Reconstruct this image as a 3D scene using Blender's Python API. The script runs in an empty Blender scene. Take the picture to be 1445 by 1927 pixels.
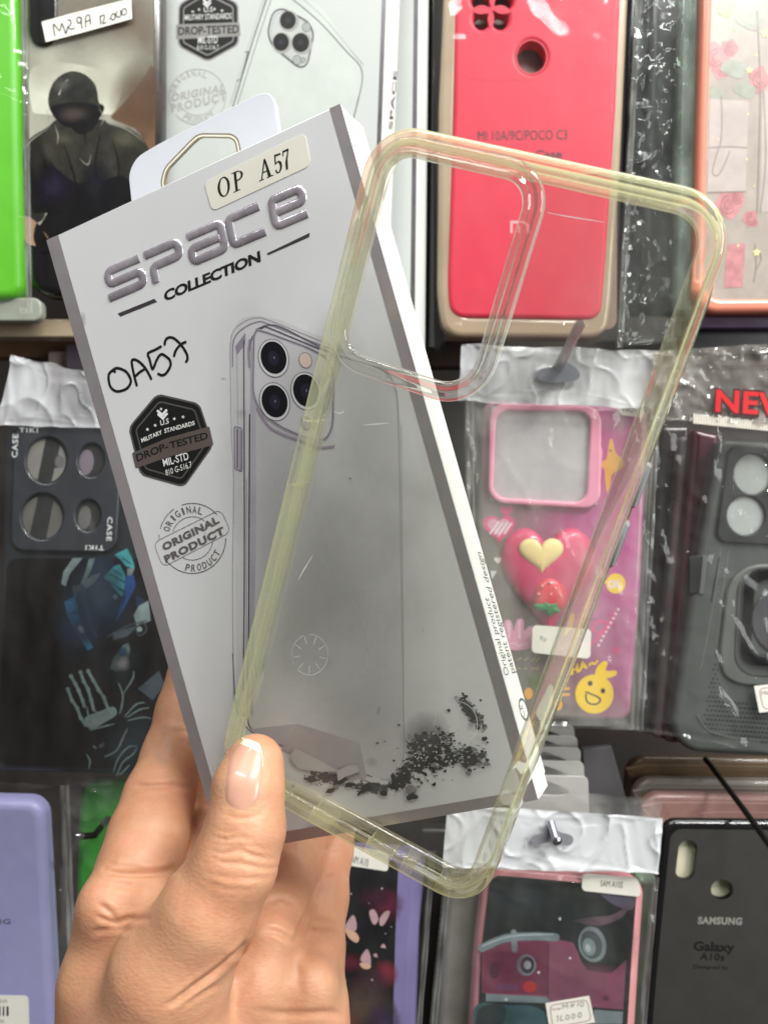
import bpy, math, random
import numpy as np
from mathutils import Vector, Matrix, noise
from mathutils.geometry import tessellate_polygon

random.seed(7)
SC = bpy.context.scene
COL = SC.collection
MM = 0.001
F, CX, CY = 1540.0, 722.5, 963.5          # focal length of the photo in its own pixels

# ------------------------------------------------------------------ camera, light, exposure
cam = bpy.data.cameras.new("camera")
cam.sensor_fit = 'VERTICAL'; cam.sensor_height = 24.0; cam.sensor_width = 18.0
cam.lens = F / 1927.0 * 24.0
cam.clip_start = 0.005; cam.clip_end = 20
cam.dof.use_dof = True; cam.dof.focus_distance = 0.21; cam.dof.aperture_fstop = 15
cam_o = bpy.data.objects.new("camera", cam); COL.objects.link(cam_o)
cam_o.rotation_euler = (math.radians(90), 0, 0)
SC.camera = cam_o

W = bpy.data.worlds.new("World"); SC.world = W; W.use_nodes = True
wn = W.node_tree.nodes; wl = W.node_tree.links
bgn = wn["Background"]; bgn.inputs[1].default_value = 0.24
tc = wn.new("ShaderNodeTexCoord"); sep = wn.new("ShaderNodeSeparateXYZ"); ramp = wn.new("ShaderNodeValToRGB")
mp = wn.new("ShaderNodeMath"); mp.operation = 'MULTIPLY_ADD'; mp.inputs[1].default_value = .5; mp.inputs[2].default_value = .5
wl.new(tc.outputs["Generated"], sep.inputs[0]); wl.new(sep.outputs["Z"], mp.inputs[0]); wl.new(mp.outputs[0], ramp.inputs[0]); wl.new(ramp.outputs[0], bgn.inputs[0])
ramp.color_ramp.elements[0].color = (.42, .38, .34, 1); ramp.color_ramp.elements[1].color = (1, .99, .95, 1)

def area(name, loc, target, sx, sy, energy, col):
    l = bpy.data.lights.new(name, 'AREA'); l.shape = 'RECTANGLE'; l.size = sx; l.size_y = sy; l.energy = energy; l.color = col
    o = bpy.data.objects.new(name, l); COL.objects.link(o); o.location = loc
    o.rotation_euler = (Vector(target) - Vector(loc)).to_track_quat('-Z', 'Y').to_euler()
    return o
TUBE = (.985, 1, .965)
area("ceiling_tube_lamp", (0.80, -0.50, 1.15), (0, .3, 0), 1.2, 0.09, 51, TUBE)
area("ceiling_tube_lamp", (-0.60, -0.80, 1.30), (0, .3, 0), 1.2, 0.09, 13, TUBE)
area("ceiling_tube_lamp", (0.10, 0.02, 1.05), (0, .25, 0), 1.2, 0.09, 9, TUBE)  # extra tube, added for highlights along the top edges
area("right_fill_lamp", (1.25, -0.85, 0.2), (0, .3, 0), 0.6, 0.9, 21, (.98, 1, .98))  # added area light from the right; no window is known there
SC.view_settings.view_transform = 'Standard'; SC.view_settings.look = 'None'
SC.view_settings.exposure = -0.32; SC.view_settings.gamma = 1.0
try: SC.view_settings.use_curve_mapping = False
except Exception: pass
SC.render.engine = 'CYCLES'
cy = SC.cycles
cy.use_denoising = True
cy.max_bounces = 14; cy.transparent_max_bounces = 40; cy.transmission_bounces = 12; cy.glossy_bounces = 5; cy.diffuse_bounces = 4
cy.sample_clamp_indirect = 4.0; cy.caustics_reflective = False; cy.caustics_refractive = False

# ------------------------------------------------------------------ materials
def lin(c):
    c = c / 255.0
    return c / 12.92 if c <= .04045 else ((c + .055) / 1.055) ** 2.4
def C3(r, g, b): return (lin(r), lin(g), lin(b), 1)
_M = {}
def pm(key, rgb, rough=.45, metal=0, var=.06, nscale=60, bump=0, bscale=400, spec=.5, coat=0, sss=0, coatr=.05):
    if key in _M: return _M[key]
    m = bpy.data.materials.new(key); m.use_nodes = True; _M[key] = m
    nt = m.node_tree; b = nt.nodes["Principled BSDF"]
    col = C3(*rgb)
    b.inputs["Roughness"].default_value = rough; b.inputs["Metallic"].default_value = metal
    b.inputs["Specular IOR Level"].default_value = spec
    if coat: b.inputs["Coat Weight"].default_value = coat; b.inputs["Coat Roughness"].default_value = coatr
    t = nt.nodes.new("ShaderNodeTexCoord")
    n = nt.nodes.new("ShaderNodeTexNoise"); n.inputs["Scale"].default_value = nscale; n.inputs["Detail"].default_value = 9; n.inputs["Roughness"].default_value = .62
    nt.links.new(t.outputs["Object"], n.inputs["Vector"])
    r = nt.nodes.new("ShaderNodeValToRGB"); e = r.color_ramp.elements
    e[0].position = .3; e[1].position = .7
    e[0].color = tuple(max(0, x * (1 - var)) for x in col[:3]) + (1,); e[1].color = tuple(min(1, x * (1 + var)) for x in col[:3]) + (1,)
    nt.links.new(n.outputs[0], r.inputs[0]); nt.links.new(r.outputs[0], b.inputs["Base Color"])
    mr = nt.nodes.new("ShaderNodeMapRange"); mr.inputs[3].default_value = max(.02, rough * .85); mr.inputs[4].default_value = min(1, rough * 1.18)
    nt.links.new(n.outputs[0], mr.inputs[0]); nt.links.new(mr.outputs[0], b.inputs["Roughness"])
    if bump:
        n2 = nt.nodes.new("ShaderNodeTexNoise"); n2.inputs["Scale"].default_value = bscale; n2.inputs["Detail"].default_value = 3
        nt.links.new(t.outputs["Object"], n2.inputs["Vector"])
        bp = nt.nodes.new("ShaderNodeBump"); bp.inputs["Strength"].default_value = bump; bp.inputs["Distance"].default_value = .0006
        nt.links.new(n2.outputs[0], bp.inputs["Height"]); nt.links.new(bp.outputs[0], b.inputs["Normal"])
    if sss:
        b.inputs["Subsurface Weight"].default_value = sss; b.inputs["Subsurface Radius"].default_value = (1, .35, .2); b.inputs["Subsurface Scale"].default_value = .003
    return m
def film(key, tint=(245, 245, 245), milk=.06, milkrgb=(225, 225, 225), rough=.08, gloss=.8, ior=1.4, bump=.25, bscale=90, streak=1.0):
    """clear plastic film: see-through, with fresnel shine and a patchy milky share"""
    if key in _M: return _M[key]
    m = bpy.data.materials.new(key); m.use_nodes = True; _M[key] = m
    nt = m.node_tree; N = nt.nodes; L = nt.links
    for x in list(N): N.remove(x)
    out = N.new("ShaderNodeOutputMaterial"); tr = N.new("ShaderNodeBsdfTransparent"); gl = N.new("ShaderNodeBsdfGlossy"); df = N.new("ShaderNodeBsdfDiffuse")
    tr.inputs[0].default_value = C3(*tint); df.inputs[0].default_value = C3(*milkrgb); gl.inputs["Roughness"].default_value = rough
    fr = N.new("ShaderNodeFresnel"); fr.inputs[0].default_value = ior
    ml = N.new("ShaderNodeMath"); ml.operation = 'MULTIPLY'; ml.inputs[1].default_value = gloss; ml.use_clamp = True
    ge = N.new("ShaderNodeNewGeometry"); mb_ = N.new("ShaderNodeMath"); mb_.operation = 'SUBTRACT'; mb_.inputs[0].default_value = 1; L.new(ge.outputs["Backfacing"], mb_.inputs[1])
    mf = N.new("ShaderNodeMath"); mf.operation = 'MULTIPLY'; L.new(fr.outputs[0], mf.inputs[0]); L.new(mb_.outputs[0], mf.inputs[1]); L.new(mf.outputs[0], ml.inputs[0])
    m1 = N.new("ShaderNodeMixShader"); L.new(ml.outputs[0], m1.inputs[0]); L.new(tr.outputs[0], m1.inputs[1]); L.new(gl.outputs[0], m1.inputs[2])
    m2 = N.new("ShaderNodeMixShader"); L.new(m1.outputs[0], m2.inputs[1]); L.new(df.outputs[0], m2.inputs[2])
    t = N.new("ShaderNodeTexCoord"); n = N.new("ShaderNodeTexNoise"); n.inputs["Scale"].default_value = bscale; n.inputs["Detail"].default_value = 4
    mpn = N.new("ShaderNodeMapping"); mpn.inputs["Scale"].default_value = (1, 1 / (1 + 2 * streak), 1)
    L.new(t.outputs["Object"], mpn.inputs[0]); L.new(mpn.outputs[0], n.inputs["Vector"])
    mr = N.new("ShaderNodeMapRange"); mr.inputs[1].default_value = .3; mr.inputs[2].default_value = .7; mr.inputs[3].default_value = milk * .35; mr.inputs[4].default_value = min(1, milk * 1.65)
    L.new(n.outputs[0], mr.inputs[0]); L.new(mr.outputs[0], m2.inputs[0])
    if bump:
        bp = N.new("ShaderNodeBump"); bp.inputs["Strength"].default_value = bump; bp.inputs["Distance"].default_value = .002
        L.new(n.outputs[0], bp.inputs["Height"]); L.new(bp.outputs[0], gl.inputs["Normal"]); L.new(bp.outputs[0], fr.inputs["Normal"])
    L.new(m2.outputs[0], out.inputs[0])
    return m
def tpu(key, rgb, clear=.5, milk=.08, ior=1.35, rough=.06, milkrgb=(230, 228, 205), graze=.25):
    """soft clear plastic: part refracting, part plainly see-through, a little milky"""
    if key in _M: return _M[key]
    m = bpy.data.materials.new(key); m.use_nodes = True; _M[key] = m
    nt = m.node_tree; N = nt.nodes; L = nt.links
    for x in list(N): N.remove(x)
    out = N.new("ShaderNodeOutputMaterial"); tr = N.new("ShaderNodeBsdfTransparent"); rf = N.new("ShaderNodeBsdfRefraction"); gl = N.new("ShaderNodeBsdfGlossy"); df = N.new("ShaderNodeBsdfTranslucent"); df2 = N.new("ShaderNodeBsdfDiffuse")
    tr.inputs[0].default_value = C3(*rgb); rf.inputs[0].default_value = C3(*rgb); rf.inputs["Roughness"].default_value = rough; rf.inputs["IOR"].default_value = ior
    gl.inputs["Roughness"].default_value = rough; df.inputs[0].default_value = C3(*milkrgb); df2.inputs[0].default_value = C3(*milkrgb)
    a = N.new("ShaderNodeMixShader"); gb = N.new("ShaderNodeNewGeometry"); ma = N.new("ShaderNodeMath"); ma.operation = 'MAXIMUM'; ma.inputs[0].default_value = clear; L.new(gb.outputs["Backfacing"], ma.inputs[1]); L.new(ma.outputs[0], a.inputs[0]); L.new(rf.outputs[0], a.inputs[1]); L.new(tr.outputs[0], a.inputs[2])
    d = N.new("ShaderNodeMixShader"); d.inputs[0].default_value = .5; L.new(df.outputs[0], d.inputs[1]); L.new(df2.outputs[0], d.inputs[2])
    b = N.new("ShaderNodeMixShader"); L.new(a.outputs[0], b.inputs[1]); L.new(d.outputs[0], b.inputs[2])
    t = N.new("ShaderNodeTexCoord"); n = N.new("ShaderNodeTexNoise"); n.inputs["Scale"].default_value = 45; n.inputs["Detail"].default_value = 4
    L.new(t.outputs["Object"], n.inputs["Vector"])
    mr = N.new("ShaderNodeMapRange"); mr.inputs[1].default_value = .3; mr.inputs[2].default_value = .7; mr.inputs[3].default_value = milk * .6; mr.inputs[4].default_value = milk * 1.4
    lw = N.new("ShaderNodeLayerWeight"); lw.inputs[0].default_value = .5; pw = N.new("ShaderNodeMath"); pw.operation = 'POWER'; pw.inputs[1].default_value = 3.6; L.new(lw.outputs["Facing"], pw.inputs[0])
    mg = N.new("ShaderNodeMath"); mg.operation = 'MULTIPLY_ADD'; mg.inputs[1].default_value = graze; mg.use_clamp = True; L.new(pw.outputs[0], mg.inputs[0]); L.new(mr.outputs[0], mg.inputs[2])
    L.new(n.outputs[0], mr.inputs[0]); L.new(mg.outputs[0], b.inputs[0])
    fr = N.new("ShaderNodeFresnel"); fr.inputs[0].default_value = 1.65
    ge = N.new("ShaderNodeNewGeometry"); mb_ = N.new("ShaderNodeMath"); mb_.operation = 'SUBTRACT'; mb_.inputs[0].default_value = 1; L.new(ge.outputs["Backfacing"], mb_.inputs[1])
    mf = N.new("ShaderNodeMath"); mf.operation = 'MULTIPLY'; L.new(fr.outputs[0], mf.inputs[0]); L.new(mb_.outputs[0], mf.inputs[1])
    c = N.new("ShaderNodeMixShader"); L.new(mf.outputs[0], c.inputs[0]); L.new(b.outputs[0], c.inputs[1]); L.new(gl.outputs[0], c.inputs[2])
    L.new(c.outputs[0], out.inputs[0])
    return m

def softprint(key, rgb, c, rx, ry, rot=0, soft=.3, nscale=500, namt=.9, rough=.35, dens=1.0, coat=0):
    """ink that thins out into specks towards the rim of an ellipse (object coordinates)"""
    m = bpy.data.materials.new(key); m.use_nodes = True; nt = m.node_tree; N = nt.nodes; L = nt.links; b = N["Principled BSDF"]
    b.inputs["Base Color"].default_value = C3(*rgb); b.inputs["Roughness"].default_value = rough; b.inputs["Coat Weight"].default_value = coat
    t = N.new("ShaderNodeTexCoord"); mp_ = N.new("ShaderNodeMapping"); mp_.vector_type = 'TEXTURE'; mp_.inputs["Location"].default_value = (c[0], c[1], 0); mp_.inputs["Rotation"].default_value = (0, 0, math.radians(rot)); mp_.inputs["Scale"].default_value = (rx, ry, 1000)
    L.new(t.outputs["Object"], mp_.inputs[0]); ln = N.new("ShaderNodeVectorMath"); ln.operation = 'LENGTH'; L.new(mp_.outputs[0], ln.inputs[0])
    n = N.new("ShaderNodeTexNoise"); n.inputs["Scale"].default_value = nscale; n.inputs["Detail"].default_value = 9; n.inputs["Roughness"].default_value = .7; L.new(t.outputs["Object"], n.inputs["Vector"])
    a = N.new("ShaderNodeMath"); a.operation = 'MULTIPLY_ADD'; a.inputs[1].default_value = namt * 2; a.inputs[2].default_value = .75 - namt; L.new(n.outputs[0], a.inputs[0])
    s_ = N.new("ShaderNodeMath"); s_.operation = 'SUBTRACT'; L.new(a.outputs[0], s_.inputs[0]); L.new(ln.outputs["Value"], s_.inputs[1])
    r = N.new("ShaderNodeMapRange"); r.inputs[1].default_value = -soft * .5; r.inputs[2].default_value = soft * .5; r.inputs[4].default_value = dens; r.clamp = True; L.new(s_.outputs[0], r.inputs[0])
    L.new(r.outputs[0], b.inputs["Alpha"]); return m
# ------------------------------------------------------------------ planes and mesh building
def ray(p): return Vector(((p[0] - CX) / F, 1.0, (CY - p[1]) / F))
def PT(px, py, D): return ray((px, py)) * (D * MM)
class Pl:
    """a plane facing the camera: x = u, y = up, z = n (towards the camera)"""
    def __init__(s, o, u, n):
        s.o = Vector(o); s.n = Vector(n).normalized(); u = Vector(u); s.u = (u - s.n * u.dot(s.n)).normalized(); s.v = s.n.cross(s.u)
        s.M = Matrix((s.u, s.v, s.n)).transposed().to_4x4(); s.M.translation = s.o
    @staticmethod
    def bg(px, D, yaw=0, pitch=0, roll=0):
        y, p, r = (math.radians(a) for a in (yaw, pitch, roll))
        n = Vector((-math.sin(y), -math.cos(y) * math.cos(p), math.sin(p)))
        return Pl(PT(px[0], px[1], D), (math.cos(r), 0, math.sin(r)), n)
    def uv(s, p, h=0.0):
        d = ray(p); o = s.o + s.n * (h * MM); q = d * (o.dot(s.n) / d.dot(s.n)) - s.o
        return Vector((q.dot(s.u), q.dot(s.v)))
    def sc(s, p):                                     # metres per photo pixel near p
        return (s.uv((p[0] + 1, p[1])) - s.uv(p)).length
def rp(pts, r, n=6):
    """round the corners of a polygon (r: tangent length, number or list)"""
    out = []; N = len(pts); R = r if isinstance(r, (list, tuple)) else [r] * N
    for i, p in enumerate(pts):
        p = Vector(p[:2]); a = Vector(pts[i - 1][:2]); b = Vector(pts[(i + 1) % N][:2]); rr = R[i]
        if rr <= 0: out.append(p); continue
        da = (a - p); db = (b - p); ra = min(rr, da.length * .49); rb = min(rr, db.length * .49)
        A = p + da.normalized() * ra; B = p + db.normalized() * rb
        for k in range(n + 1):
            t = k / n; c = .45
            P1 = A.lerp(p, .55); P2 = B.lerp(p, .55)
            out.append(A * (1 - t) ** 3 + P1 * 3 * t * (1 - t) ** 2 + P2 * 3 * t * t * (1 - t) + B * t ** 3)
    return out
def rect(x0, y0, x1, y1, r=0, n=6): return rp([(x0, y0), (x1, y0), (x1, y1), (x0, y1)], r, n)
def ell(cx, cy, rx, ry=None, rot=0, n=28, a0=0, a1=360):
    ry = ry or rx; c, s = math.cos(math.radians(rot)), math.sin(math.radians(rot)); o = []
    full = abs(a1 - a0) >= 360
    for k in range(n if full else n + 1):
        a = math.radians(a0 + (a1 - a0) * k / n); x, y = rx * math.cos(a), ry * math.sin(a)
        o.append(Vector((cx + x * c - y * s, cy + x * s + y * c)))
    return o
def cat(pts, n=5, closed=False):
    P = [Vector(p[:2]) for p in pts]; o = []; N = len(P)
    for i in range(N if closed else N - 1):
        p0 = P[i - 1] if (i or closed) else P[0]; p1 = P[i]; p2 = P[(i + 1) % N]; p3 = P[(i + 2) % N] if (closed or i + 2 < N) else P[-1]
        for k in range(n):
            t = k / n
            o.append(.5 * ((2 * p1) + (p2 - p0) * t + (2 * p0 - 5 * p1 + 4 * p2 - p3) * t * t + (3 * p1 - p0 - 3 * p2 + p3) * t ** 3))
    if not closed: o.append(P[-1])
    return o
def sarea(L): return sum(L[i - 1][0] * L[i][1] - L[i][0] * L[i - 1][1] for i in range(len(L))) / 2
def clean(L):
    o = []
    for p in L:
        if not o or (p - o[-1]).length > 1e-7: o.append(p)
    if len(o) > 2 and (o[0] - o[-1]).length < 1e-7: o.pop()
    return o
def inset(L, d):
    o = []; N = len(L)
    for i in range(N):
        a = (L[i] - L[i - 1]); b = (L[(i + 1) % N] - L[i]); a = a.normalized() if a.length else b.normalized(); b = b.normalized() if b.length else a
        n1 = Vector((-a.y, a.x)); n2 = Vector((-b.y, b.x)); m = n1 + n2
        m = m.normalized() if m.length > 1e-6 else n1
        o.append(L[i] + m * d / max(.5, m.dot(n1)))
    return o
_tc = {}
def textmesh(s, bold=0.0, space=1.0):
    k = (s, bold, space)
    if k in _tc: return _tc[k]
    cu = bpy.data.curves.new("t", 'FONT'); cu.body = s; cu.offset = bold; cu.space_character = space; cu.resolution_u = 3
    o = bpy.data.objects.new("t", cu); COL.objects.link(o)
    dg = bpy.context.evaluated_depsgraph_get(); me = bpy.data.meshes.new_from_object(o.evaluated_get(dg))
    V = [v.co.copy() for v in me.vertices]; Fc = [tuple(p.vertices) for p in me.polygons]
    COL.objects.unlink(o); bpy.data.objects.remove(o); bpy.data.meshes.remove(me)
    x0 = min(v.x for v in V); x1 = max(v.x for v in V); cap = .729 + bold
    V = [((v.x - x0) / (x1 - x0), v.y / cap) for v in V]
    _tc[k] = (V, Fc); return _tc[k]

class MB:
    def __init__(s, pl): s.pl = pl; s.v = []; s.f = []; s.fm = []; s.mats = []; s.lift = 0
    def mi(s, m):
        if m not in s.mats: s.mats.append(m)
        return s.mats.index(m)
    def add(s, V, Fs, m):
        b = len(s.v); s.v += V; i = s.mi(m)
        for f in Fs: s.f.append(tuple(b + k for k in f)); s.fm.append(i)
    def loc(s, L, h): return clean([s.pl.uv(p, h) for p in L])
    def slab(s, loops, h0, h1, m, bev=0, raw=False, seg=3, bottom=False, capm=None):
        """prism through photo-pixel loops (first outer, others holes), rounded front edge"""
        if isinstance(loops[0][0], (int, float)): loops = [loops]
        LL = []
        for k, L in enumerate(loops):
            Q = clean([Vector(p) for p in L]) if raw else s.loc(L, h1)
            if (sarea(Q) > 0) != (k == 0): Q.reverse()
            LL.append(Q)
        prof = [(0, h0), (0, h1 - bev)] + ([(bev * (1 - math.cos(a)), h1 - bev + bev * math.sin(a)) for a in (math.pi / 2 * j / seg for j in range(1, seg + 1))] if bev else [(0, h1)])
        if not bev: prof = [(0, h0), (0, h1)]
        caps = []; V = []; Fs = []
        for Q in LL:
            rings = []
            for d, z in prof:
                R = inset(Q, d * MM) if d else Q
                rings.append(range(len(V), len(V) + len(R))); V += [Vector((p.x, p.y, z * MM)) for p in R]
            n = len(Q)
            for a, b in zip(rings, rings[1:]):
                for i in range(n): Fs.append((a[i], a[(i + 1) % n], b[(i + 1) % n], b[i]))
            caps.append(rings)
        s.add(V, Fs, m)
        for which, flip in ((-1, False), (0, True)):
            if flip and not bottom: continue
            idx = [i for r in caps for i in r[which]]
            tri = tessellate_polygon([[V[i] for i in r[which]] for r in caps])
            CV = [V[i].copy() for i in idx]; FF = []
            for t in tri:
                a, b, c = (CV[k] for k in t); z = (b - a).cross(c - a).z
                FF.append(t if (z > 0) != flip else t[::-1])
            s.add(CV, FF, capm or m)
    def flat(s, L, h, m, holes=()):
        s.lift += .0015; h = h + s.lift
        Ls = [s.loc(L, h)] + [s.loc(q, h) for q in holes]
        for k, Q in enumerate(Ls):
            if (sarea(Q) > 0) != (k == 0): Q.reverse()
        V = [Vector((p.x, p.y, h * MM)) for Q in Ls for p in Q]
        tri = tessellate_polygon([[Vector((p.x, p.y, 0)) for p in Q] for Q in Ls]); FF = []
        for t in tri:
            a, b, c = (V[k] for k in t); FF.append(t if (b - a).cross(c - a).z > 0 else t[::-1])
        s.add(V, FF, m)
    def smear(s, cx, cy, rx, ry, h, rgb, rot=0, **kw):
        """a soft-edged patch of print; sizes in photo pixels"""
        c = s.pl.uv((cx, cy), h); k = s.pl.sc((cx, cy)); R = max(rx, ry) * 1.5
        s.flat(rect(cx - R, cy - R, cx + R, cy + R), h, softprint("soft_print", rgb, c, rx * k, ry * k, -rot, **kw))
    def stroke(s, pts, w, h, m, closed=False, smooth=0, taper=0, thick=0):
        s.lift += .0015; h = h + s.lift
        if smooth: pts = cat(pts, smooth, closed)
        Q = clean([s.pl.uv(p, h) for p in pts]); N = len(Q)
        if N < 2: return
        hw = w / 2 * s.pl.sc(pts[len(pts) // 2]); V = []; Fs = []
        def nrm(i):
            if closed: a, b = Q[i - 1], Q[(i + 1) % N]
            else: a, b = Q[max(0, i - 1)], Q[min(N - 1, i + 1)]
            t = (b - a).normalized(); return Vector((-t.y, t.x))
        rows = []
        for i in range(N):
            n = nrm(i); k = hw
            if 0 < i < N - 1 or closed:
                t1 = (Q[i] - Q[i - 1]).normalized(); k = hw / max(.6, abs(Vector((-t1.y, t1.x)).dot(n)))
            if taper: k *= 1 - taper * abs(i / (N - 1) * 2 - 1)
            rows.append((Q[i], n, k))
        if not closed:
            t0 = (Q[0] - Q[1]).normalized(); t1 = (Q[-1] - Q[-2]).normalized()
            for a in (.9, .6): pass
            rows = [(Q[0] + t0 * hw * .85, rows[0][1], rows[0][2] * .45), (Q[0] + t0 * hw * .5, rows[0][1], rows[0][2] * .85)] + rows + [(Q[-1] + t1 * hw * .5, rows[-1][1], rows[-1][2] * .85), (Q[-1] + t1 * hw * .85, rows[-1][1], rows[-1][2] * .45)]
        n = len(rows)
        for i, (q, nn, k) in enumerate(rows):
            z = (h + i * .00025) * MM
            a, b = q + nn * k, q - nn * k; V += [Vector((a.x, a.y, z)), Vector((b.x, b.y, z))]
        rng = n if closed else n - 1
        for i in range(rng):
            j = (i + 1) % n; Fs.append((2 * i, 2 * i + 1, 2 * j + 1, 2 * j))
        s.add(V, Fs, m)
    def text(s, t, A, B, Cc, h, m, bold=0.0, space=1.0):
        """A, B: ends of the baseline, Cc: top of the first capital, in photo pixels"""
        s.lift += .0015; h = h + s.lift
        V, Fc = textmesh(t, bold, space); a, b, c = (s.pl.uv(p, h) for p in (A, B, Cc)); e1 = b - a; e2 = c - a
        s.add([Vector((*(a + e1 * x + e2 * y), h * MM)) for x, y in V], Fc, m)
    def arctext(s, t, cx, cy, rx, ry, rot, a0, a1, size, h, m, flip=False, bold=.0):
        for k, ch in enumerate(t):
            if ch == ' ': continue
            a = math.radians(a0 + (a1 - a0) * (k / max(1, len(t) - 1))); cr, sr = math.cos(math.radians(rot)), math.sin(math.radians(rot))
            def at(r, aa):
                x, y = rx * r * math.cos(aa), ry * r * math.sin(aa); return (cx + x * cr - y * sr, cy + x * sr + y * cr)
            wd = (size * .30) / rx * (.45 if ch == 'I' else 1)
            if flip: s.text(ch, at(1, a + wd), at(1, a - wd), at(1 - size / rx, a + wd), h, m, bold)
            else: s.text(ch, at(1, a - wd), at(1, a + wd), at(1 + size / rx, a - wd), h, m, bold)
    def build(s, name, parent=None, smooth=True, sharp=35):
        if parent:
            T = parent.matrix_world.inverted() @ s.pl.M
            if max(abs(T[i][j] - (i == j)) for i in range(4) for j in range(4)) > 1e-6: s.v = [T @ v for v in s.v]
        me = bpy.data.meshes.new(name); me.from_pydata([tuple(v) for v in s.v], [], s.f)
        for m in s.mats: me.materials.append(m)
        me.polygons.foreach_set("material_index", s.fm); me.update()
        if smooth:
            me.polygons.foreach_set("use_smooth", [True] * len(me.polygons)); me.set_sharp_from_angle(angle=math.radians(sharp))
        o = bpy.data.objects.new(name, me); COL.objects.link(o)
        if parent: o.parent = parent
        else: o.matrix_world = s.pl.M
        return o
def tag(o, label=None, cat_=None, group=None, kind=None):
    if label: o["label"] = label
    if cat_: o["category"] = cat_
    if group: o["group"] = group
    if kind: o["kind"] = kind
    return o
def thing(name, pl, label, cat_, group=None):
    o = bpy.data.objects.new(name, None); o.empty_display_size = .01; COL.objects.link(o); o.matrix_world = pl.M
    return tag(o, label, cat_, group)
def sheet(pl, quad, m, nx=30, ny=40, amp=2.0, scale=35, seed=0, h=0, ridge=1.0, bulge=0, edge=None, crk=1.0, seam=None):
    """a crumpled film through four photo-pixel corners TL TR BR BL; returns MB"""
    mb = MB(pl); a, b, c, d = (pl.uv(q, h) for q in quad); V = []; Fs = []
    for j in range(ny + 1):
        for i in range(nx + 1):
            x, y = i / nx, j / ny
            p = a.lerp(b, x).lerp(d.lerp(c, x), y)
            q = Vector((p.x * scale, p.y * scale * .8, seed * 7.3))
            r = 1 - abs(noise.noise(q)) * 2.2; r2 = 1 - abs(noise.noise(q * 2.3 + Vector((5, 1, 2)))) * 2.2
            z = amp * (ridge * (max(0, r) ** 4 * .8 + max(0, r2) ** 4 * .5) + .6 * noise.noise(q * .6))
            ed = min(x * (b - a).length, (1 - x) * (b - a).length, y * (d - a).length, (1 - y) * (d - a).length) / MM
            q3 = Vector((p.x * 150 + p.y * 22, p.y * 26, seed * 3.1)); q4 = Vector((p.x * 30, p.y * 200 + p.x * 30, seed * 5.1))
            z += crk * 1.6 * math.exp(-ed / 5.0) * (1 - abs(noise.noise(q3 if min(x, 1 - x) * 2 < min(y, 1 - y) * 3 else q4)) * 2.4)
            z += bulge * (math.sin(math.pi * x) * math.sin(math.pi * y)) ** .5 if 0 < x < 1 and 0 < y < 1 else 0
            if edge and (i in (0, nx) or j in (0, ny)):
                p = p + Vector((noise.noise(q * 3), noise.noise(q * 3 + Vector((9, 9, 9))))) * edge * MM
            V.append(Vector((p.x, p.y, (h + z) * MM)))
    for j in range(ny):
        for i in range(nx):
            k = j * (nx + 1) + i; Fs.append((k, k + nx + 1, k + nx + 2, k + 1))
    mb.add(V, Fs, m)
    if seam:                                           # folded, welded edges of the bag
        for side in ('l', 'r'):
            V = []; Fs = []; n_ = ny * 2
            for j in range(n_ + 1):
                y = j / n_; p = (a.lerp(d, y) if side == 'l' else b.lerp(c, y)); sg = 1 if side == 'l' else -1
                for k, (dx, dz) in enumerate(((-.6, 0), (.2, 1.1), (1.1, .3), (2.0, 1.0), (2.9, .2))):
                    w = .35 * noise.noise(Vector((p.y * 55 + k * 3, k * 2.2, seed + (9 if side == 'l' else 4)))); V.append(Vector((p.x + sg * (dx + w) * MM * seam, p.y, (h + .5 + dz * seam * .8 + w * 1.5) * MM)))
            for j in range(n_):
                for k in range(4):
                    q = j * 5 + k; Fs.append((q, q + 5, q + 6, q + 1))
            mb.add(V, Fs, film("bag_seam", tint=(225, 225, 222), milk=.16, milkrgb=(215, 215, 210), rough=.07, gloss=1.6, bump=.5, bscale=160))
    return mb
def tube(pts3, rad, n=14, cap=True):
    """world-space tube along 3D points -> verts, faces"""
    V = []; Fs = []; N = len(pts3)
    R = rad if isinstance(rad, (list, tuple)) else [rad] * N
    for i, p in enumerate(pts3):
        t = (pts3[min(N - 1, i + 1)] - pts3[max(0, i - 1)]).normalized(); x = t.orthogonal().normalized() if i == 0 else (x - t * x.dot(t)).normalized(); y = t.cross(x)
        V += [p + (x * math.cos(2 * math.pi * k / n) + y * math.sin(2 * math.pi * k / n)) * R[i] for k in range(n)]
    for i in range(N - 1):
        for k in range(n): Fs.append((i * n + k, i * n + (k + 1) % n, (i + 1) * n + (k + 1) % n, (i + 1) * n + k))
    if cap: Fs.append(tuple(range(n))[::-1]); Fs.append(tuple(range((N - 1) * n, N * n)))
    return V, Fs
def obj3(name, V, Fs, m, parent=None, smooth=True):
    """mesh from world-space verts, origin at their centre unless parented"""
    c = sum(V, Vector()) / len(V); inv = parent.matrix_world.inverted() if parent else Matrix.Translation(-c)
    me = bpy.data.meshes.new(name); me.from_pydata([tuple(inv @ v) for v in V], [], Fs); me.materials.append(m); me.update()
    if smooth: me.polygons.foreach_set("use_smooth", [True] * len(me.polygons)); me.set_sharp_from_angle(angle=math.radians(40))
    o = bpy.data.objects.new(name, me); COL.objects.link(o)
    if parent: o.parent = parent
    else: o.matrix_world = Matrix.Translation(c)
    return o
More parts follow.
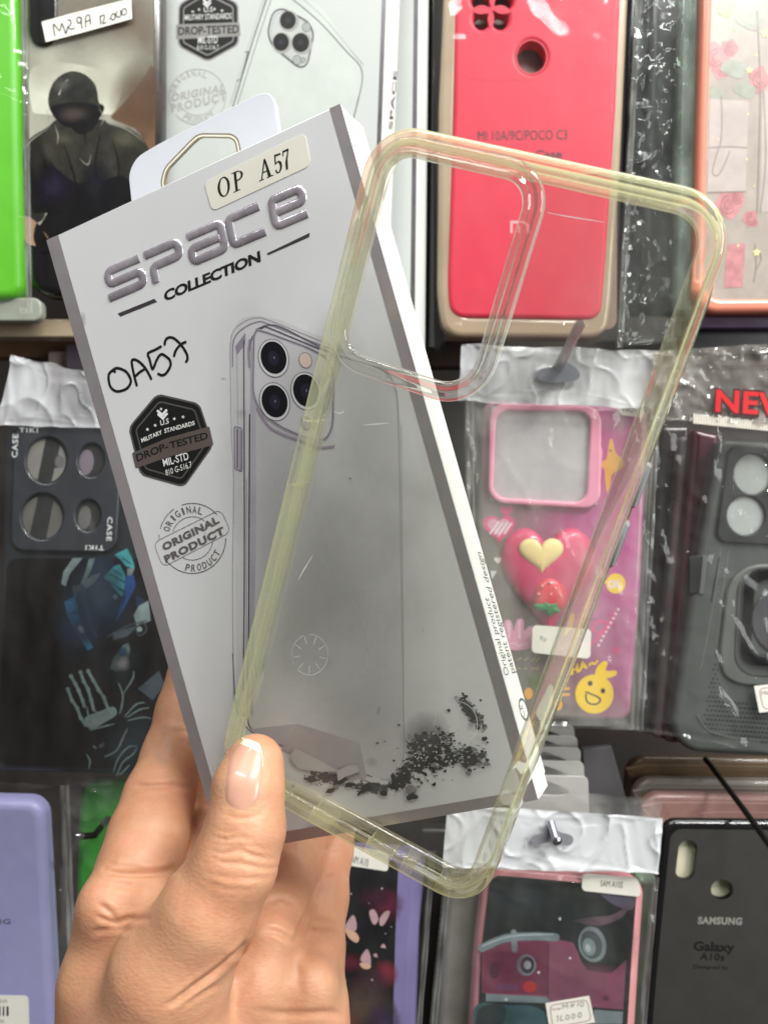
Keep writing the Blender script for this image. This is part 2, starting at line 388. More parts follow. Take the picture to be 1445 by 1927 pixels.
# ================================================================== SETTING
DARK = pm("dark_backing", (38, 28, 25), .7, var=.25, nscale=25)
pl = Pl.bg((722, 963), 545)
m = MB(pl); m.slab(rect(-900, -900, 2350, 2900), -8, 0, DARK); tag(m.build("back_wall"), kind="structure")
WHITE = pm("white_card", (204, 208, 204), .38, var=.02, nscale=40, bump=.05, bscale=2500)
BLACK = pm("black_print", (18, 17, 19), .45, var=.1)
GREYP = pm("grey_print", (128, 128, 128), .5)
PAPER = pm("label_paper", (232, 228, 218), .5, var=.03, nscale=120, bump=.08, bscale=1500)
FILM = film("clear_film", tint=(250, 250, 250), milk=.012, rough=.05, gloss=.55, bump=.3)
FILMW = film("white_header_film", tint=(235, 235, 235), milk=.45, milkrgb=(222, 222, 226), rough=.1, gloss=1.2, bump=.3, bscale=45)
FILMG = film("cloudy_film", tint=(246, 246, 245), milk=.13, milkrgb=(205, 205, 200), rough=.07, gloss=.8, bump=.4, bscale=80)
BEIGE = pm("beige_tray_plastic", (168, 150, 126), .35, var=.08, nscale=30, coat=.3)
FOIL = pm("silver_foil", (176, 166, 172), .2, metal=1, var=.1, nscale=50, bump=.12, bscale=500)
INK = pm("marker_ink", (20, 19, 22), .35, var=.25, nscale=200)

# ---- rails behind the rows
def rail(name, lab, pts, D, h, mat, catg="rail"):
    pl = Pl.bg(pts[0], D); m = MB(pl); m.slab(pts, 0, h, mat, bev=.8); tag(m.build(name), lab, catg)
WOOD = pm("rail_wood", (96, 68, 46), .55, var=.3, nscale=40)
rail("wooden_rail", "brown wooden rail under the top row, left of the held box", rect(-60, 636, 460, 672, 4), 470, 12, WOOD)
rail("wooden_rail", "dark wooden rail behind the handwritten cases, right of the held box", rect(780, 640, 1560, 690, 4), 480, 12, pm("rail_dark", (58, 42, 34), .5, var=.3, nscale=40))
rail("display_tray", "grey clear tray edge sticking out below the green case", rect(-60, 560, 78, 604, 16), 415, 6, pm("tray_grey", (142, 146, 134), .3, var=.1), "tray")
rail("display_tray", "long beige tray edge directly above the wooden rail", rect(-60, 600, 430, 634, 6), 432, 10, BEIGE, "tray")
rail("purple_box", "glossy dark purple box lying below the salmon framed case", rect(1300, 594, 1560, 618, 5), 425, 14, pm("purple_black", (60, 42, 66), .18, var=.3, coat=.5), "box")
rail("black_box", "black box lying under the purple one at the right edge", rect(1290, 622, 1560, 668, 4), 432, 14, pm("shiny_black", (22, 18, 22), .25, coat=.5), "box")
for i, (x, y, w, c) in enumerate(((92, 662, 92, (150, 132, 128)), (126, 648, 70, (96, 84, 96)))):
    pl = Pl.bg((x, y), 452 - 6 * i); m = MB(pl); m.slab(rect(x, y, x + w, y + 60, 4), 0, .8, pm("dull_card_%d" % i, c, .6, var=.1), bev=.1)
    tag(m.build("header_card"), ("pale brown header card peeping out above the torn white bag header", "dull purple header card behind the pale brown one")[i], "card", "header cards under the wooden rail")

# ================================================================== TOP ROW
def slabcase(name, pl, label, catg, outline, thick, mat, bev=2.2, group=None, holes=()):
    t = thing(name, pl, label, catg, group)
    m = MB(pl); m.slab([outline] + list(holes), -thick, 0, mat, bev=bev, seg=5, bottom=True); m.build("shell", t)
    return t
# green case
GREEN = pm("green_silicone", (82, 172, 6), .42, var=.05, coat=.25)
pl = Pl.bg((0, 300), 405, yaw=-6)
slabcase("phone_case", pl, "bright lime green phone case cut by the left edge", "phone case", rp([(-260, -80), (30, -80), (44, 560), (-250, 575)], 30), 10, GREEN, 4)
pl = Pl.bg((0, 300), 400, yaw=-6)
b = sheet(pl, [(-150, -60), (50, -60), (60, 590), (-150, 600)], FILM, 24, 90, 1.2, 40, 3, bulge=3, seam=.9); tag(b.build("plastic_bag"), "clear bag wrapped round the lime green case", "plastic bag")

# case with a printed figure
pl = Pl.bg((170, 300), 408, yaw=4)
CB = pm("black_case_gloss", (18, 17, 19), .18, var=.2, coat=.5)
t = slabcase("phone_case", pl, "dark phone case printed with a man in a cap, above the rail", "phone case", rp([(40, -90), (302, -90), (302, 560), (50, 556)], 46, 8), 9, CB, 4.5)
m = MB(pl)
A1 = pm("art_fog", (152, 150, 138), .22, var=.28, nscale=28, coat=.35); A2 = pm("art_rust", (104, 78, 58), .25, var=.3, nscale=45, coat=.35)
A3 = pm("art_cloth", (42, 41, 36), .25, var=.45, nscale=130, coat=.35); A4 = pm("art_dark", (17, 15, 18), .22, var=.3, nscale=90, coat=.35); A5 = pm("art_skin", (150, 120, 98), .3, var=.2, nscale=80, coat=.3)
A6 = pm("art_pale_fog", (200, 198, 184), .22, var=.15, nscale=60, coat=.35)
m.flat(rp([(56, -80), (290, -80), (290, 470), (56, 478)], 30), .05, A1)
m.flat(cat([(60, 130), (120, 118), (200, 135), (230, 160), (215, 210), (190, 215), (80, 215), (60, 200)], 5, True), .09, A6)
m.flat(cat([(290, 130), (268, 150), (245, 180), (222, 206), (210, 222), (240, 235), (262, 248), (290, 290)], 5, True), .09, A2)
m.flat(cat([(120, -78), (250, -78), (230, -30), (180, -20), (140, -35)], 5, True), .09, A2)
for a_ in ((150, 30, 90, 60, (120, 112, 98)), (250, 60, 60, 90, (112, 98, 84)), (90, 110, 50, 50, (176, 174, 160)), (210, 130, 60, 60, (186, 184, 168)), (262, 190, 45, 60, (96, 72, 54)), (240, 440, 40, 60, (120, 110, 98)), (80, 330, 40, 50, (160, 154, 140))): m.smear(*a_[:4], .1, a_[4], soft=1.2, nscale=60, namt=.35, rough=.25, coat=.3, dens=.8)
# seated figure: trousers, jacket, arms, cap (plain, faceless)
m.flat(cat([(62, 470), (90, 400), (120, 340), (150, 300), (230, 300), (262, 350), (278, 420), (285, 470), (180, 482)], 6, True), .12, A4)
m.flat(cat([(44, 290), (56, 262), (92, 238), (112, 225), (190, 225), (205, 232), (246, 244), (272, 266), (286, 300), (280, 350), (250, 350), (228, 330), (160, 352), (120, 345), (94, 372), (82, 412), (60, 416), (48, 380), (46, 330)], 6, True), .15, A3)
m.flat(cat([(60, 300), (85, 290), (110, 320), (150, 345), (180, 330), (195, 345), (190, 400), (120, 400), (84, 400), (60, 392)], 6, True), .18, A4)
m.flat(cat([(108, 196), (120, 210), (135, 240), (150, 252), (172, 246), (186, 226), (192, 196)], 6, True), .2, A4)
m.flat(cat([(93, 200), (95, 168), (112, 144), (135, 134), (160, 140), (180, 160), (186, 190), (190, 202), (168, 232), (140, 240), (112, 230)], 6, True), .23, A3)
m.flat(cat([(95, 205), (110, 196), (150, 192), (185, 200), (176, 226), (150, 240), (118, 234)], 6, True), .26, A4)
m.stroke([(128, 150), (118, 162), (112, 178)], 2, .29, A6, smooth=5)
m.stroke([(163, 210), (160, 250), (166, 300)], 3, .29, A4, smooth=5)
m.flat(cat([(46, 408), (64, 414), (80, 432), (92, 450), (82, 462), (56, 460), (46, 445)], 6, True), .29, A5)
m.flat(cat([(70, 420), (84, 438), (100, 470), (78, 474), (64, 450)], 6, True), .32, A4)
A7 = pm("art_fold", (84, 82, 70), .25, var=.4, nscale=160, coat=.35); A8 = pm("art_blue_black", (32, 28, 44), .25, var=.4, nscale=120, coat=.35)
for a_ in ((120, 262, 30, 14, (72, 70, 58)), (235, 262, 34, 20, (76, 74, 62)), (90, 280, 26, 26, (60, 57, 50)), (170, 290, 22, 40, (52, 50, 44)), (250, 310, 26, 30, (46, 44, 40)), (120, 160, 20, 14, (80, 80, 74)), (150, 176, 26, 22, (40, 40, 38)), (100, 350, 34, 30, (34, 28, 46)), (180, 350, 30, 44, (26, 24, 34)), (70, 300, 16, 40, (38, 36, 34)), (140, 215, 30, 14, (66, 58, 52))): m.smear(*a_[:4], .29, a_[4], soft=.9, nscale=120, namt=.6, rough=.25, coat=.3, dens=.85)
for L in ([(205, 236), (240, 250), (262, 268), (258, 276), (230, 262), (206, 250)], [(60, 270), (84, 252), (104, 240), (100, 252), (76, 270), (62, 288)], [(196, 262), (214, 300), (210, 326), (198, 300)], [(118, 262), (130, 290), (126, 312), (114, 290)], [(150, 268), (158, 300), (150, 330), (144, 296)], [(232, 280), (262, 300), (270, 326), (250, 316)], [(104, 158), (122, 146), (140, 142), (128, 158), (112, 176)], [(168, 160), (180, 172), (184, 188), (172, 182)]):
    pass
for L in ([(60, 306), (92, 300), (118, 330), (112, 372), (84, 380), (60, 360)], [(150, 340), (186, 330), (194, 372), (170, 420), (140, 410)]): pass
for s_ in ([(88, 205), (94, 226), (90, 238)], [(188, 205), (196, 222), (190, 236)], [(104, 236), (110, 256), (108, 272)], [(204, 233), (240, 244), (272, 268)], [(48, 280), (62, 262), (94, 240)], [(150, 298), (166, 310), (172, 290)]): m.stroke(s_, 1.5, .34, A1, smooth=4, taper=.8)
for s_ in ([(120, 268), (140, 330), (150, 380)], [(212, 262), (224, 310), (222, 345)], [(84, 300), (96, 350)], [(190, 250), (180, 300), (184, 340)]): m.stroke(s_, 3, .34, A4, smooth=4, taper=.7)
m.build("printed_artwork", t)
m = MB(pl); m.slab(rp([(53, -120), (106, -120), (106, 62), (97, 84), (70, 86), (55, 68)], 12), 0, 1.6, CB, bev=.8); m.build("camera_bump", t)
m = MB(pl)
m.slab([(79, 41), (140, 24), (247, -3), (249, 35), (160, 60), (87, 79)], 2.0, 2.15, PAPER)
for s in ([(104, 67), (101, 45), (113, 58), (117, 44), (124, 63)], [(127, 38), (133, 38), (134, 45), (128, 52), (126, 62)], [(128, 50), (134, 55), (141, 53)], [(153, 34), (148, 32), (145, 38), (149, 44), (154, 38), (153, 33), (155, 54)],
          [(162, 51), (162, 32), (168, 28), (170, 34), (171, 46)], [(162, 41), (170, 38)], [(190, 46), (189, 30)], [(189, 32), (196, 28), (197, 34), (194, 44), (201, 42)], [(206, 36), (207, 36)],
          [(212, 27), (209, 32), (212, 38), (217, 34), (216, 26), (212, 26)], [(221, 21), (219, 28), (224, 33), (228, 27), (227, 19)], [(231, 19), (230, 27), (235, 28), (239, 23), (236, 16), (231, 18)]):
    m.stroke(s, 2.6, 2.2, INK, smooth=4)
m.build("price_label", t)

# second white box hanging behind, and more boxes behind that one
def carton(name, label, pl, quad, thick, group, extra=None):
    t = thing(name, pl, label, "box", group)
    m = MB(pl); m.slab(quad, -thick, 0, WHITE, bev=.35, bottom=True); m.build("carton", t)
    return t
Y2 = 20
pl2 = Pl.bg((520, 260), 396, yaw=Y2)
q2 = [(302, -260), (737, -300), (700, 640), (302, 600)]
t = carton("case_box", "white box with grey stamp and small badge behind the held box", pl2, q2, 19, "white phone case boxes")
m = MB(pl2); m.flat([(729, -290), (737, -292), (716, 300), (700, 640), (692, 640), (708, 300)], .04, pm("box_foil_dark", (120, 116, 122), .3, metal=.8, var=.2)); m.build("foil_strip", t)
def badge(m, P, TXT, light, dark, band, grey, lw=1.0):
    """hexagon drop-test badge; P: dict of traced photo points"""
    m.flat(rp(P['hex'], P['r']), .05, grey); c = sum((Vector(p) for p in P['hex']), Vector((0, 0))) / 6
    def shr(L, k): return [c + (Vector(p) - c) * k for p in L]
    m.flat(rp(shr(P['hex'], .955), P['r']), .07, dark)
    m.stroke(rp(shr(P['hex'], .82), P['r'] * .5, 3), 2.2 * lw, .09, grey, closed=True)
    m.flat(P['band'], .12, band)
    for t_, A, B, Cc, mat, bo in TXT: m.text(t_, A, B, Cc, .15, mat, bo)
    for x, y, r in P['stars']:
        m.flat([(x + r * (1 if k % 2 == 0 else .42) * math.sin(k * math.pi / 5 + .2), y - r * (1 if k % 2 == 0 else .42) * math.cos(k * math.pi / 5 + .2)) for k in range(10)], .15, light)
    for x, y in P['chev']: m.stroke([(x - 7 * lw, y - 3 * lw), (x + .5, y + 3.5 * lw), (x + 7 * lw, y - 4 * lw)], 3.6 * lw, .15, light)
LT = pm("badge_white", (225, 225, 222), .5); BG = pm("badge_grey", (150, 148, 145), .4); BD = pm("badge_black", (22, 21, 22), .4, var=.1)
m = MB(pl2)
badge(m, dict(hex=[(389, -24), (449, 6), (450, 84), (391, 117), (335, 87), (336, 8)], r=9, band=rp([(332, 46), (451, 42), (453, 68), (332, 74)], 2),
              stars=[(363, 22, 3.2), (375, 18, 3.2), (404, 17, 3.2), (418, 20, 3.2)], chev=[(390, 3), (390, 9)]),
      [("U.S", (384, 23), (401, 22), (384, 13), LT, .01), ("MILITARY STANDARDS", (348, 38), (436, 35), (348, 27), LT, .01), ("DROP-TESTED", (336, 66), (450, 62), (336, 50), BD, .02),
       ("MIL-STD", (373, 82), (410, 81), (373, 68), LT, .012), ("810 G-516.7", (371, 94), (412, 93), (371, 85), LT, .0)], LT, BD, BG, BG, .9)
PG = pm("pale_grey_print", (176, 175, 172), .5)
m.stroke(ell(372, 182, 53, 52, n=40, a0=150, a1=395), 1.2, .05, PG); m.stroke(ell(372, 182, 36, 35, n=40, a0=20, a1=160), 1, .05, PG); m.stroke(ell(372, 182, 53, 52, n=40, a0=40, a1=140), 1.2, .05, PG)
m.text("ORIGINAL", (322, 191), (424, 171), (323, 176), .06, PG, .035, 1.15); m.text("PRODUCT", (323, 211), (427, 188), (322, 195), .06, PG, .035, 1.2)
m.arctext("ORIGINAL", 370, 182, 40, 39, 0, 195, 292, 12, .06, PG); m.arctext("PRODUCT", 372, 182, 50, 49, 0, 120, 52, 12, .06, PG, flip=True)
L1 = pm("print_line_dark", (92, 92, 94), .5); L2 = pm("print_line_soft", (170, 173, 171), .5); PB = pm("print_body", (206, 211, 206), .4)
m.flat(cat([(470, 60), (506, 0), (520, -30), (600, 10), (660, 96), (683, 135), (678, 175), (665, 215), (640, 420), (420, 330), (440, 200)], 5, True), .045, PB)
m.stroke([(503, -6), (478, 70), (440, 196), (425, 260)], 2.2, .06, L1); m.stroke([(497, -6), (471, 75), (434, 196)], 1.2, .06, L2); m.stroke([(512, -6), (486, 72), (446, 200)], 1.2, .06, L1)
m.stroke([(462, 98), (468, 96), (453, 150), (446, 152), (462, 98)], 1.8, .07, L1)
m.stroke([(540, -10), (600, 40), (655, 100), (676, 122), (682, 145), (676, 180), (662, 235)], 1.6, .06, L1, smooth=4); m.stroke([(560, -10), (610, 34), (662, 96), (684, 122)], 1, .06, L2, smooth=4)
CM = rp([(517, 8), (594, 48), (575, 138), (500, 76)], 26)
m.flat(CM, .06, pm("lens_plate", (196, 199, 195), .35)); m.stroke(CM, 3, .07, L1, closed=True); m.stroke(rp([(521, 14), (589, 50), (572, 131), (506, 74)], 24), 1, .07, L2, closed=True)
for x, y, r in ((542, 38, 15), (529, 79, 15), (566, 80, 16)):
    m.flat(ell(x + 2, y + 2, r + 4, r + 5), .075, pm("lens_ring", (168, 168, 166), .3)); m.flat(ell(x, y, r, r + 2), .1, BD); m.flat(ell(x, y, r * .35), .13, pm("lens_core", (44, 44, 52), .3))
for x, y, r in ((577, 51, 8), (559, 113, 8), (571, 113, 4)): m.flat(ell(x, y, r, r + 1), .08, L2); m.stroke(ell(x, y, r, r + 1), 1, .09, L1, closed=True)
m.build("printed_front", t)
# right side of that box with the vertical word
TR2 = pl2.M @ Vector((*pl2.uv((737, -300)), 0)); BR2 = pl2.M @ Vector((*pl2.uv((700, 640)), 0))
sp = Pl(BR2, TR2 - BR2, (TR2 - BR2).cross(pl2.n * -1)); 
if sp.n.dot(-BR2) < 0: sp = Pl(BR2, TR2 - BR2, -sp.n)
m = MB(sp); m.text("SPACE", (738, 244), (747, 134), (731, 244), .05, BD, .02, 1.05); m.build("side_lettering", t)
for k, (dx, lab) in enumerate(((58, "white box edge standing right behind the stamped white box"), (84, "black box edge, rearmost beside the red case"))):
    plk = Pl.bg((520 + dx, 260), 421 + 20 * k, yaw=Y2)
    t = thing("case_box", plk, lab, "box", "white phone case boxes" if k == 0 else None)
    q = [(330 + dx, -260), (732 + dx, -300), (722 + dx + 12 * k, 655), (330 + dx, 600)]
    m = MB(plk); m.slab(q, -17, 0, WHITE if k == 0 else CB, bev=.4, bottom=True); m.build("carton", t)
    if k == 0:
        m = MB(plk); m.flat([(724 + dx, -280), (732 + dx, -280), (722 + dx, 640), (713 + dx, 640)], .04, pm("box_foil_dark", (120, 116, 122), .3, metal=.8, var=.2)); m.build("foil_strip", t)
pl = Pl.bg((810, 100), 450); m = MB(pl)
STR = pm("paper_edge", (172, 160, 140), .6, var=.15, nscale=15)
m.slab(rect(792, 10, 832, 212, 2), -4, 0, STR, bev=.2)
tag(m.build("paper_card"), "beige ribbed card seen between the black box and the red case", "card")

# red silicone case in its blister tray
pl = Pl.bg((995, 640), 412)
TRAY = pm("tray_plastic", (150, 132, 110), .3, var=.12, nscale=30, coat=.5)
t = thing("display_tray", pl, "cloudy beige blister tray holding the red case", "tray")
m = MB(pl); m.slab([rp([(838, -90), (1186, -90), (1168, 300), (1150, 580), (1140, 636), (835, 634), (823, 560), (826, 200)], [20, 20, 0, 30, 34, 34, 30, 0], 8), rp([(868, -70), (1152, -70), (1140, 300), (1121, 540), (1112, 598), (862, 594), (852, 540), (858, 200)], [20, 20, 0, 24, 24, 24, 24, 0], 8)], -8, 2, TRAY, bev=2.5, seg=4, bottom=True); m.build("rim", t)
m = MB(pl); m.slab(rect(840, -80, 1160, 620, 20), -8.5, -7.2, pm("tray_floor", (120, 96, 84), .4, var=.2)); m.build("floor", t)
pl = Pl.bg((995, 600), 409)
RED = pm("red_silicone", (186, 12, 50), .5, var=.06, nscale=90, bump=.08, bscale=3000)
red_out = rp([(856, -90), (1172, -90), (1160, 200), (1139, 520), (1131, 603), (846, 598), (840, 540), (852, 200)], [20, 20, 0, 26, 26, 26, 26, 0], 8)
t = slabcase("phone_case", pl, "red silicone phone case with a round sensor hole", "phone case", red_out, 8, RED, 2.5,
             holes=[ell(905, -2, 17, 19), ell(947, -2, 17, 19), ell(906, 36, 14, 17), ell(941, 36, 14, 17), ell(1000, 107, 27, 30)])
m = MB(pl)
RD2 = pm("red_rim", (180, 26, 42), .45); m.stroke(ell(1000, 107, 29, 32), 2.5, .05, RD2, closed=True); m.stroke(rp([(873, -60), (873, 150), (1036, 150), (1040, -60)], 24), 1.6, .05, RD2)
m.build("moulded_outline", t); m = MB(pl)
m.text("MI 10A/9C/POCO C3", (899, 265), (1067, 262), (899, 246), .08, BLACK, 0.0); m.build("model_lettering", t); m = MB(pl)
m.text("Silicone Case", (920, 299), (1057, 297), (920, 283), .08, BLACK, .02); m.build("case_lettering", t); m = MB(pl)
PK = pm("logo_pink", (240, 150, 155), .5)
m.stroke([(962, 437), (962, 418), (985, 418), (993, 424), (993, 437)], 4, .08, PK); m.stroke([(976, 425), (976, 437)], 4, .08, PK); m.build("logo", t)
pl = Pl.bg((995, 600), 404); b = sheet(pl, [(842, -80), (1172, -80), (1138, 615), (842, 612)], film("blister_film", tint=(252, 250, 250), milk=.01, rough=.06, gloss=.28, bump=.2), 30, 60, .5, 30, 21); tag(b.build("blister_cover"), "clear blister film over the red case", "blister cover")

# dark bagged cases between the red and the salmon one
for i, (x0, x1, D, c, lab) in enumerate(((1185, 1232, 445, (40, 38, 42), "black case edge right beside the red case's tray"), (1226, 1300, 436, (78, 76, 78), "charcoal case edge between black case and salmon frame"))):
    pl = Pl.bg((x0, 300), D, yaw=8)
    slabcase("phone_case", pl, lab, "phone case", rp([(x0, -90), (x1 + 26, -90), (x1, 590), (x0 - 22, 585)], 22), 11, pm("edge_case_%d" % i, c, .25, var=.2, coat=.4), 4)
pl = Pl.bg((1240, 300), 420, yaw=10)
b = sheet(pl, [(1200, -80), (1312, -80), (1300, 640), (1160, 655)], film("creased_film", milk=.06, milkrgb=(190, 200, 195), rough=.05, gloss=1.0, bump=.5, bscale=120), 30, 100, 2.6, 75, 5, crk=1.4, seam=1)
tag(b.build("plastic_bag"), "crinkled clear bag between the red and the salmon cases", "plastic bag")
pl = Pl.bg((1280, 300), 411, yaw=10)
m = MB(pl)
CLR = film("clear_tray_edge", tint=(225, 238, 228), milk=.3, milkrgb=(170, 182, 172), rough=.06, gloss=1.3, bump=.1)
m.slab(rp([(1281, -90), (1318, -90), (1309, 590), (1262, 590)], 8), -9, 0, CLR, bev=3); tag(m.build("display_tray"), "greenish clear tray edge left of the salmon framed case", "tray")

# salmon framed clear case
pl = Pl.bg((1390, 580), 405, yaw=3)
t = thing("phone_case", pl, "salmon framed clear case with roses and small gold stars", "phone case")
fr_o = rp([(1324, -90), (1600, -90), (1600, 585), (1306, 588), (1312, 300)], [20, 20, 30, 42, 0], 8)
fr_i = rp([(1343, -70), (1585, -70), (1585, 560), (1326, 562), (1331, 300)], [20, 20, 20, 30, 0], 8)
m = MB(pl); m.slab([fr_o, fr_i], -9, 1, pm("salmon_frame", (212, 128, 106), .3, var=.06, coat=.5), bev=2.5, seg=5, bottom=True); m.build("frame", t)
m = MB(pl); m.slab([(1326, -85), (1590, -85), (1590, 572), (1322, 575)], -2.2, -1, pm("milky_panel", (158, 147, 139), .3, var=.16, nscale=50, coat=.2)); m.build("back_panel", t)
m = MB(pl)
R1 = pm("rose_print", (178, 122, 124), .3, var=.25, nscale=150, coat=.1); R2 = pm("leaf_print", (144, 146, 134), .3, var=.15, nscale=150, coat=.1); R3 = pm("line_print", (134, 122, 114), .3); GO = pm("gold_print", (250, 224, 150), .25); RW = pm("pale_print", (172, 160, 155), .3, var=.1, coat=.1)
H = -.95
for x, y, r in ((1346, 108, 22), (1357, 130, 16), (1371, 92, 15), (1368, 385, 22), (1386, 372, 15), (1412, 412, 14), (1428, 150, 20)):
    m.flat(cat([(x + r * (1 + .25 * math.sin(5 * a + x)) * math.cos(a), y + r * (1 + .2 * math.cos(4 * a + y)) * 1.2 * math.sin(a)) for a in [k * .5 for k in range(12)]], 3, True), H, R1)
    for k in (.35, .65): m.stroke(ell(x + 2, y, r * k, r * k * 1.2, 20, 16, 20, 250), 1.2, H + .05, pm("rose_line", (140, 92, 96), .3))
for x, y, r in ((1380, 130, 26), (1342, 176, 20), (1400, 170, 22), (1410, 40, 26)): m.flat(cat([(x - r, y), (x - r * .3, y - r * .7), (x + r, y - r * .2), (x + r * .4, y + r * .7)], 5, True), H, R2)
m.flat([(1335, 186), (1408, 190), (1402, 360), (1330, 362)], H, RW); m.flat([(1434, 170), (1470, 170), (1470, 400), (1428, 398)], H, RW)
for s in ([(1356, 180), (1358, 230), (1355, 270)], [(1354, 272), (1345, 300), (1340, 325), (1350, 330), (1362, 310), (1372, 285)], [(1332, 278), (1370, 276), (1405, 278)], [(1424, 20), (1430, 170), (1424, 400)], [(1436, 170), (1440, 300), (1430, 398)], [(1330, 362), (1402, 360)], [(1420, 460), (1422, 500), (1418, 530)], [(1424, 470), (1432, 485), (1424, 505)]): m.stroke(s, 2, H + .06, R3, smooth=4)
m.flat([(1366, 460), (1402, 458), (1396, 540), (1362, 542)], H, R1)
for x, y, r in ((1439, 63, 9), (1409, 132, 7), (1423, 475, 8), (1414, 44, 3), (1422, 104, 3), (1382, 55, 2.5), (1407, 215, 2.5), (1404, 300, 2.5), (1388, 462, 3), (1351, 262, 2), (1418, 350, 2)):
    m.flat([(x + r * (1 if k % 2 == 0 else .45) * math.sin(k * math.pi / 5), y - r * (1 if k % 2 == 0 else .45) * math.cos(k * math.pi / 5)) for k in range(10)], H + .1, GO)
m.flat(ell(1366, 12, 18, 20), H, pm("amber_dot", (205, 178, 128), .25)); m.build("printed_artwork", t)
# ================================================================== MIDDLE ROW
# left: dark case with a square camera panel
DK = pm("slate_case", (36, 38, 42), .34, var=.15, coat=.2); DK2 = pm("slate_panel", (46, 48, 53), .3, var=.12, coat=.3)
pl = Pl.bg((160, 1465), 396, yaw=-3)
t = slabcase("phone_case", pl, "dark phone case with a square four-hole camera panel and blue shards", "phone case", rp([(8, 793), (345, 800), (345, 1462), (-14, 1452), (0, 1100)], [34, 30, 30, 24, 0], 8), 9, DK, 3)
m = MB(pl); m.flat(rp([(14, 1050), (330, 1052), (330, 1450), (-4, 1440)], 22), .04, pm("art_night", (15, 12, 12), .35, var=.4, nscale=30, coat=.15))
TEAL = pm("art_teal", (60, 132, 134), .3, var=.3, nscale=120, coat=.4); BLU = pm("art_blue", (48, 96, 128), .3, var=.3, nscale=120, coat=.4); BLU2 = pm("art_deep_blue", (36, 72, 128), .3, var=.3, nscale=120, coat=.4); PALE = pm("art_pale", (112, 128, 127), .3, var=.25, nscale=150, coat=.4); SLT = pm("art_slate", (58, 66, 72), .3, var=.3, nscale=120, coat=.4); NV = pm("art_navy", (28, 36, 62), .3, var=.3, nscale=120, coat=.4); BON = pm("art_bone", (92, 106, 104), .35, var=.3, nscale=160, coat=.4)
for L, c in (([(138, 1050), (156, 1050), (132, 1080), (124, 1104), (116, 1098), (120, 1076)], PALE), ([(168, 1052), (180, 1050), (170, 1078), (158, 1100), (152, 1100), (162, 1074)], PALE), ([(178, 1052), (205, 1048), (214, 1062), (196, 1080), (172, 1086)], NV),
             ([(156, 1098), (172, 1084), (190, 1078), (178, 1098), (162, 1108)], PALE), ([(136, 1104), (156, 1098), (164, 1112), (140, 1126)], SLT), ([(122, 1132), (142, 1122), (148, 1150), (127, 1158)], BLU), ([(128, 1158), (148, 1152), (156, 1180), (140, 1186)], BLU), ([(141, 1186), (156, 1181), (176, 1218), (166, 1224)], BLU),
             ([(144, 1116), (160, 1110), (172, 1160), (178, 1195), (162, 1180), (150, 1150)], NV), ([(152, 1116), (162, 1112), (170, 1150), (174, 1172), (160, 1150)], SLT), ([(196, 1086), (214, 1066), (226, 1062), (236, 1082), (238, 1118), (228, 1122)], TEAL), ([(216, 1044), (240, 1032), (250, 1052), (254, 1070), (238, 1066), (226, 1052)], TEAL), ([(240, 1070), (254, 1068), (246, 1090), (240, 1082)], PALE),
             ([(238, 1084), (252, 1082), (256, 1102), (240, 1134), (218, 1172), (228, 1136)], BLU2), ([(226, 1122), (238, 1120), (232, 1140)], NV), ([(256, 1120), (272, 1128), (272, 1160), (258, 1170)], NV), ([(262, 1140), (280, 1130), (284, 1168), (258, 1178), (252, 1158)], PALE), ([(232, 1214), (242, 1210), (246, 1222), (240, 1248), (222, 1264), (208, 1258), (214, 1238), (224, 1228)], PALE), ([(224, 1224), (236, 1216), (240, 1232), (226, 1236)], BLU),
             ([(212, 1190), (240, 1182), (262, 1176), (240, 1198), (214, 1204)], SLT), ([(260, 1296), (300, 1262), (310, 1290), (288, 1318)], SLT), ([(194, 1048), (212, 1052), (216, 1066), (206, 1058)], DK)):
    m.flat(L, .07, c)
for a, b in (((200, 1092), (234, 1112)), ((206, 1080), (236, 1096)), ((214, 1072), (232, 1084)), ((126, 1158), (150, 1150)), ((140, 1184), (158, 1180)), ((232, 1050), (248, 1062)), ((224, 1108), (238, 1118))): m.stroke([a, b], 1.8, .1, NV)
for s in ([(204, 1198), (240, 1178), (276, 1168)], [(150, 1120), (166, 1160), (184, 1200)], [(256, 1180), (270, 1172), (276, 1186), (262, 1196), (256, 1180)]): m.stroke(s, 2.4, .1, SLT, smooth=4)
m.flat(ell(217, 1123, 5), .12, PALE); m.flat(ell(263, 1184, 5), .12, PALE)
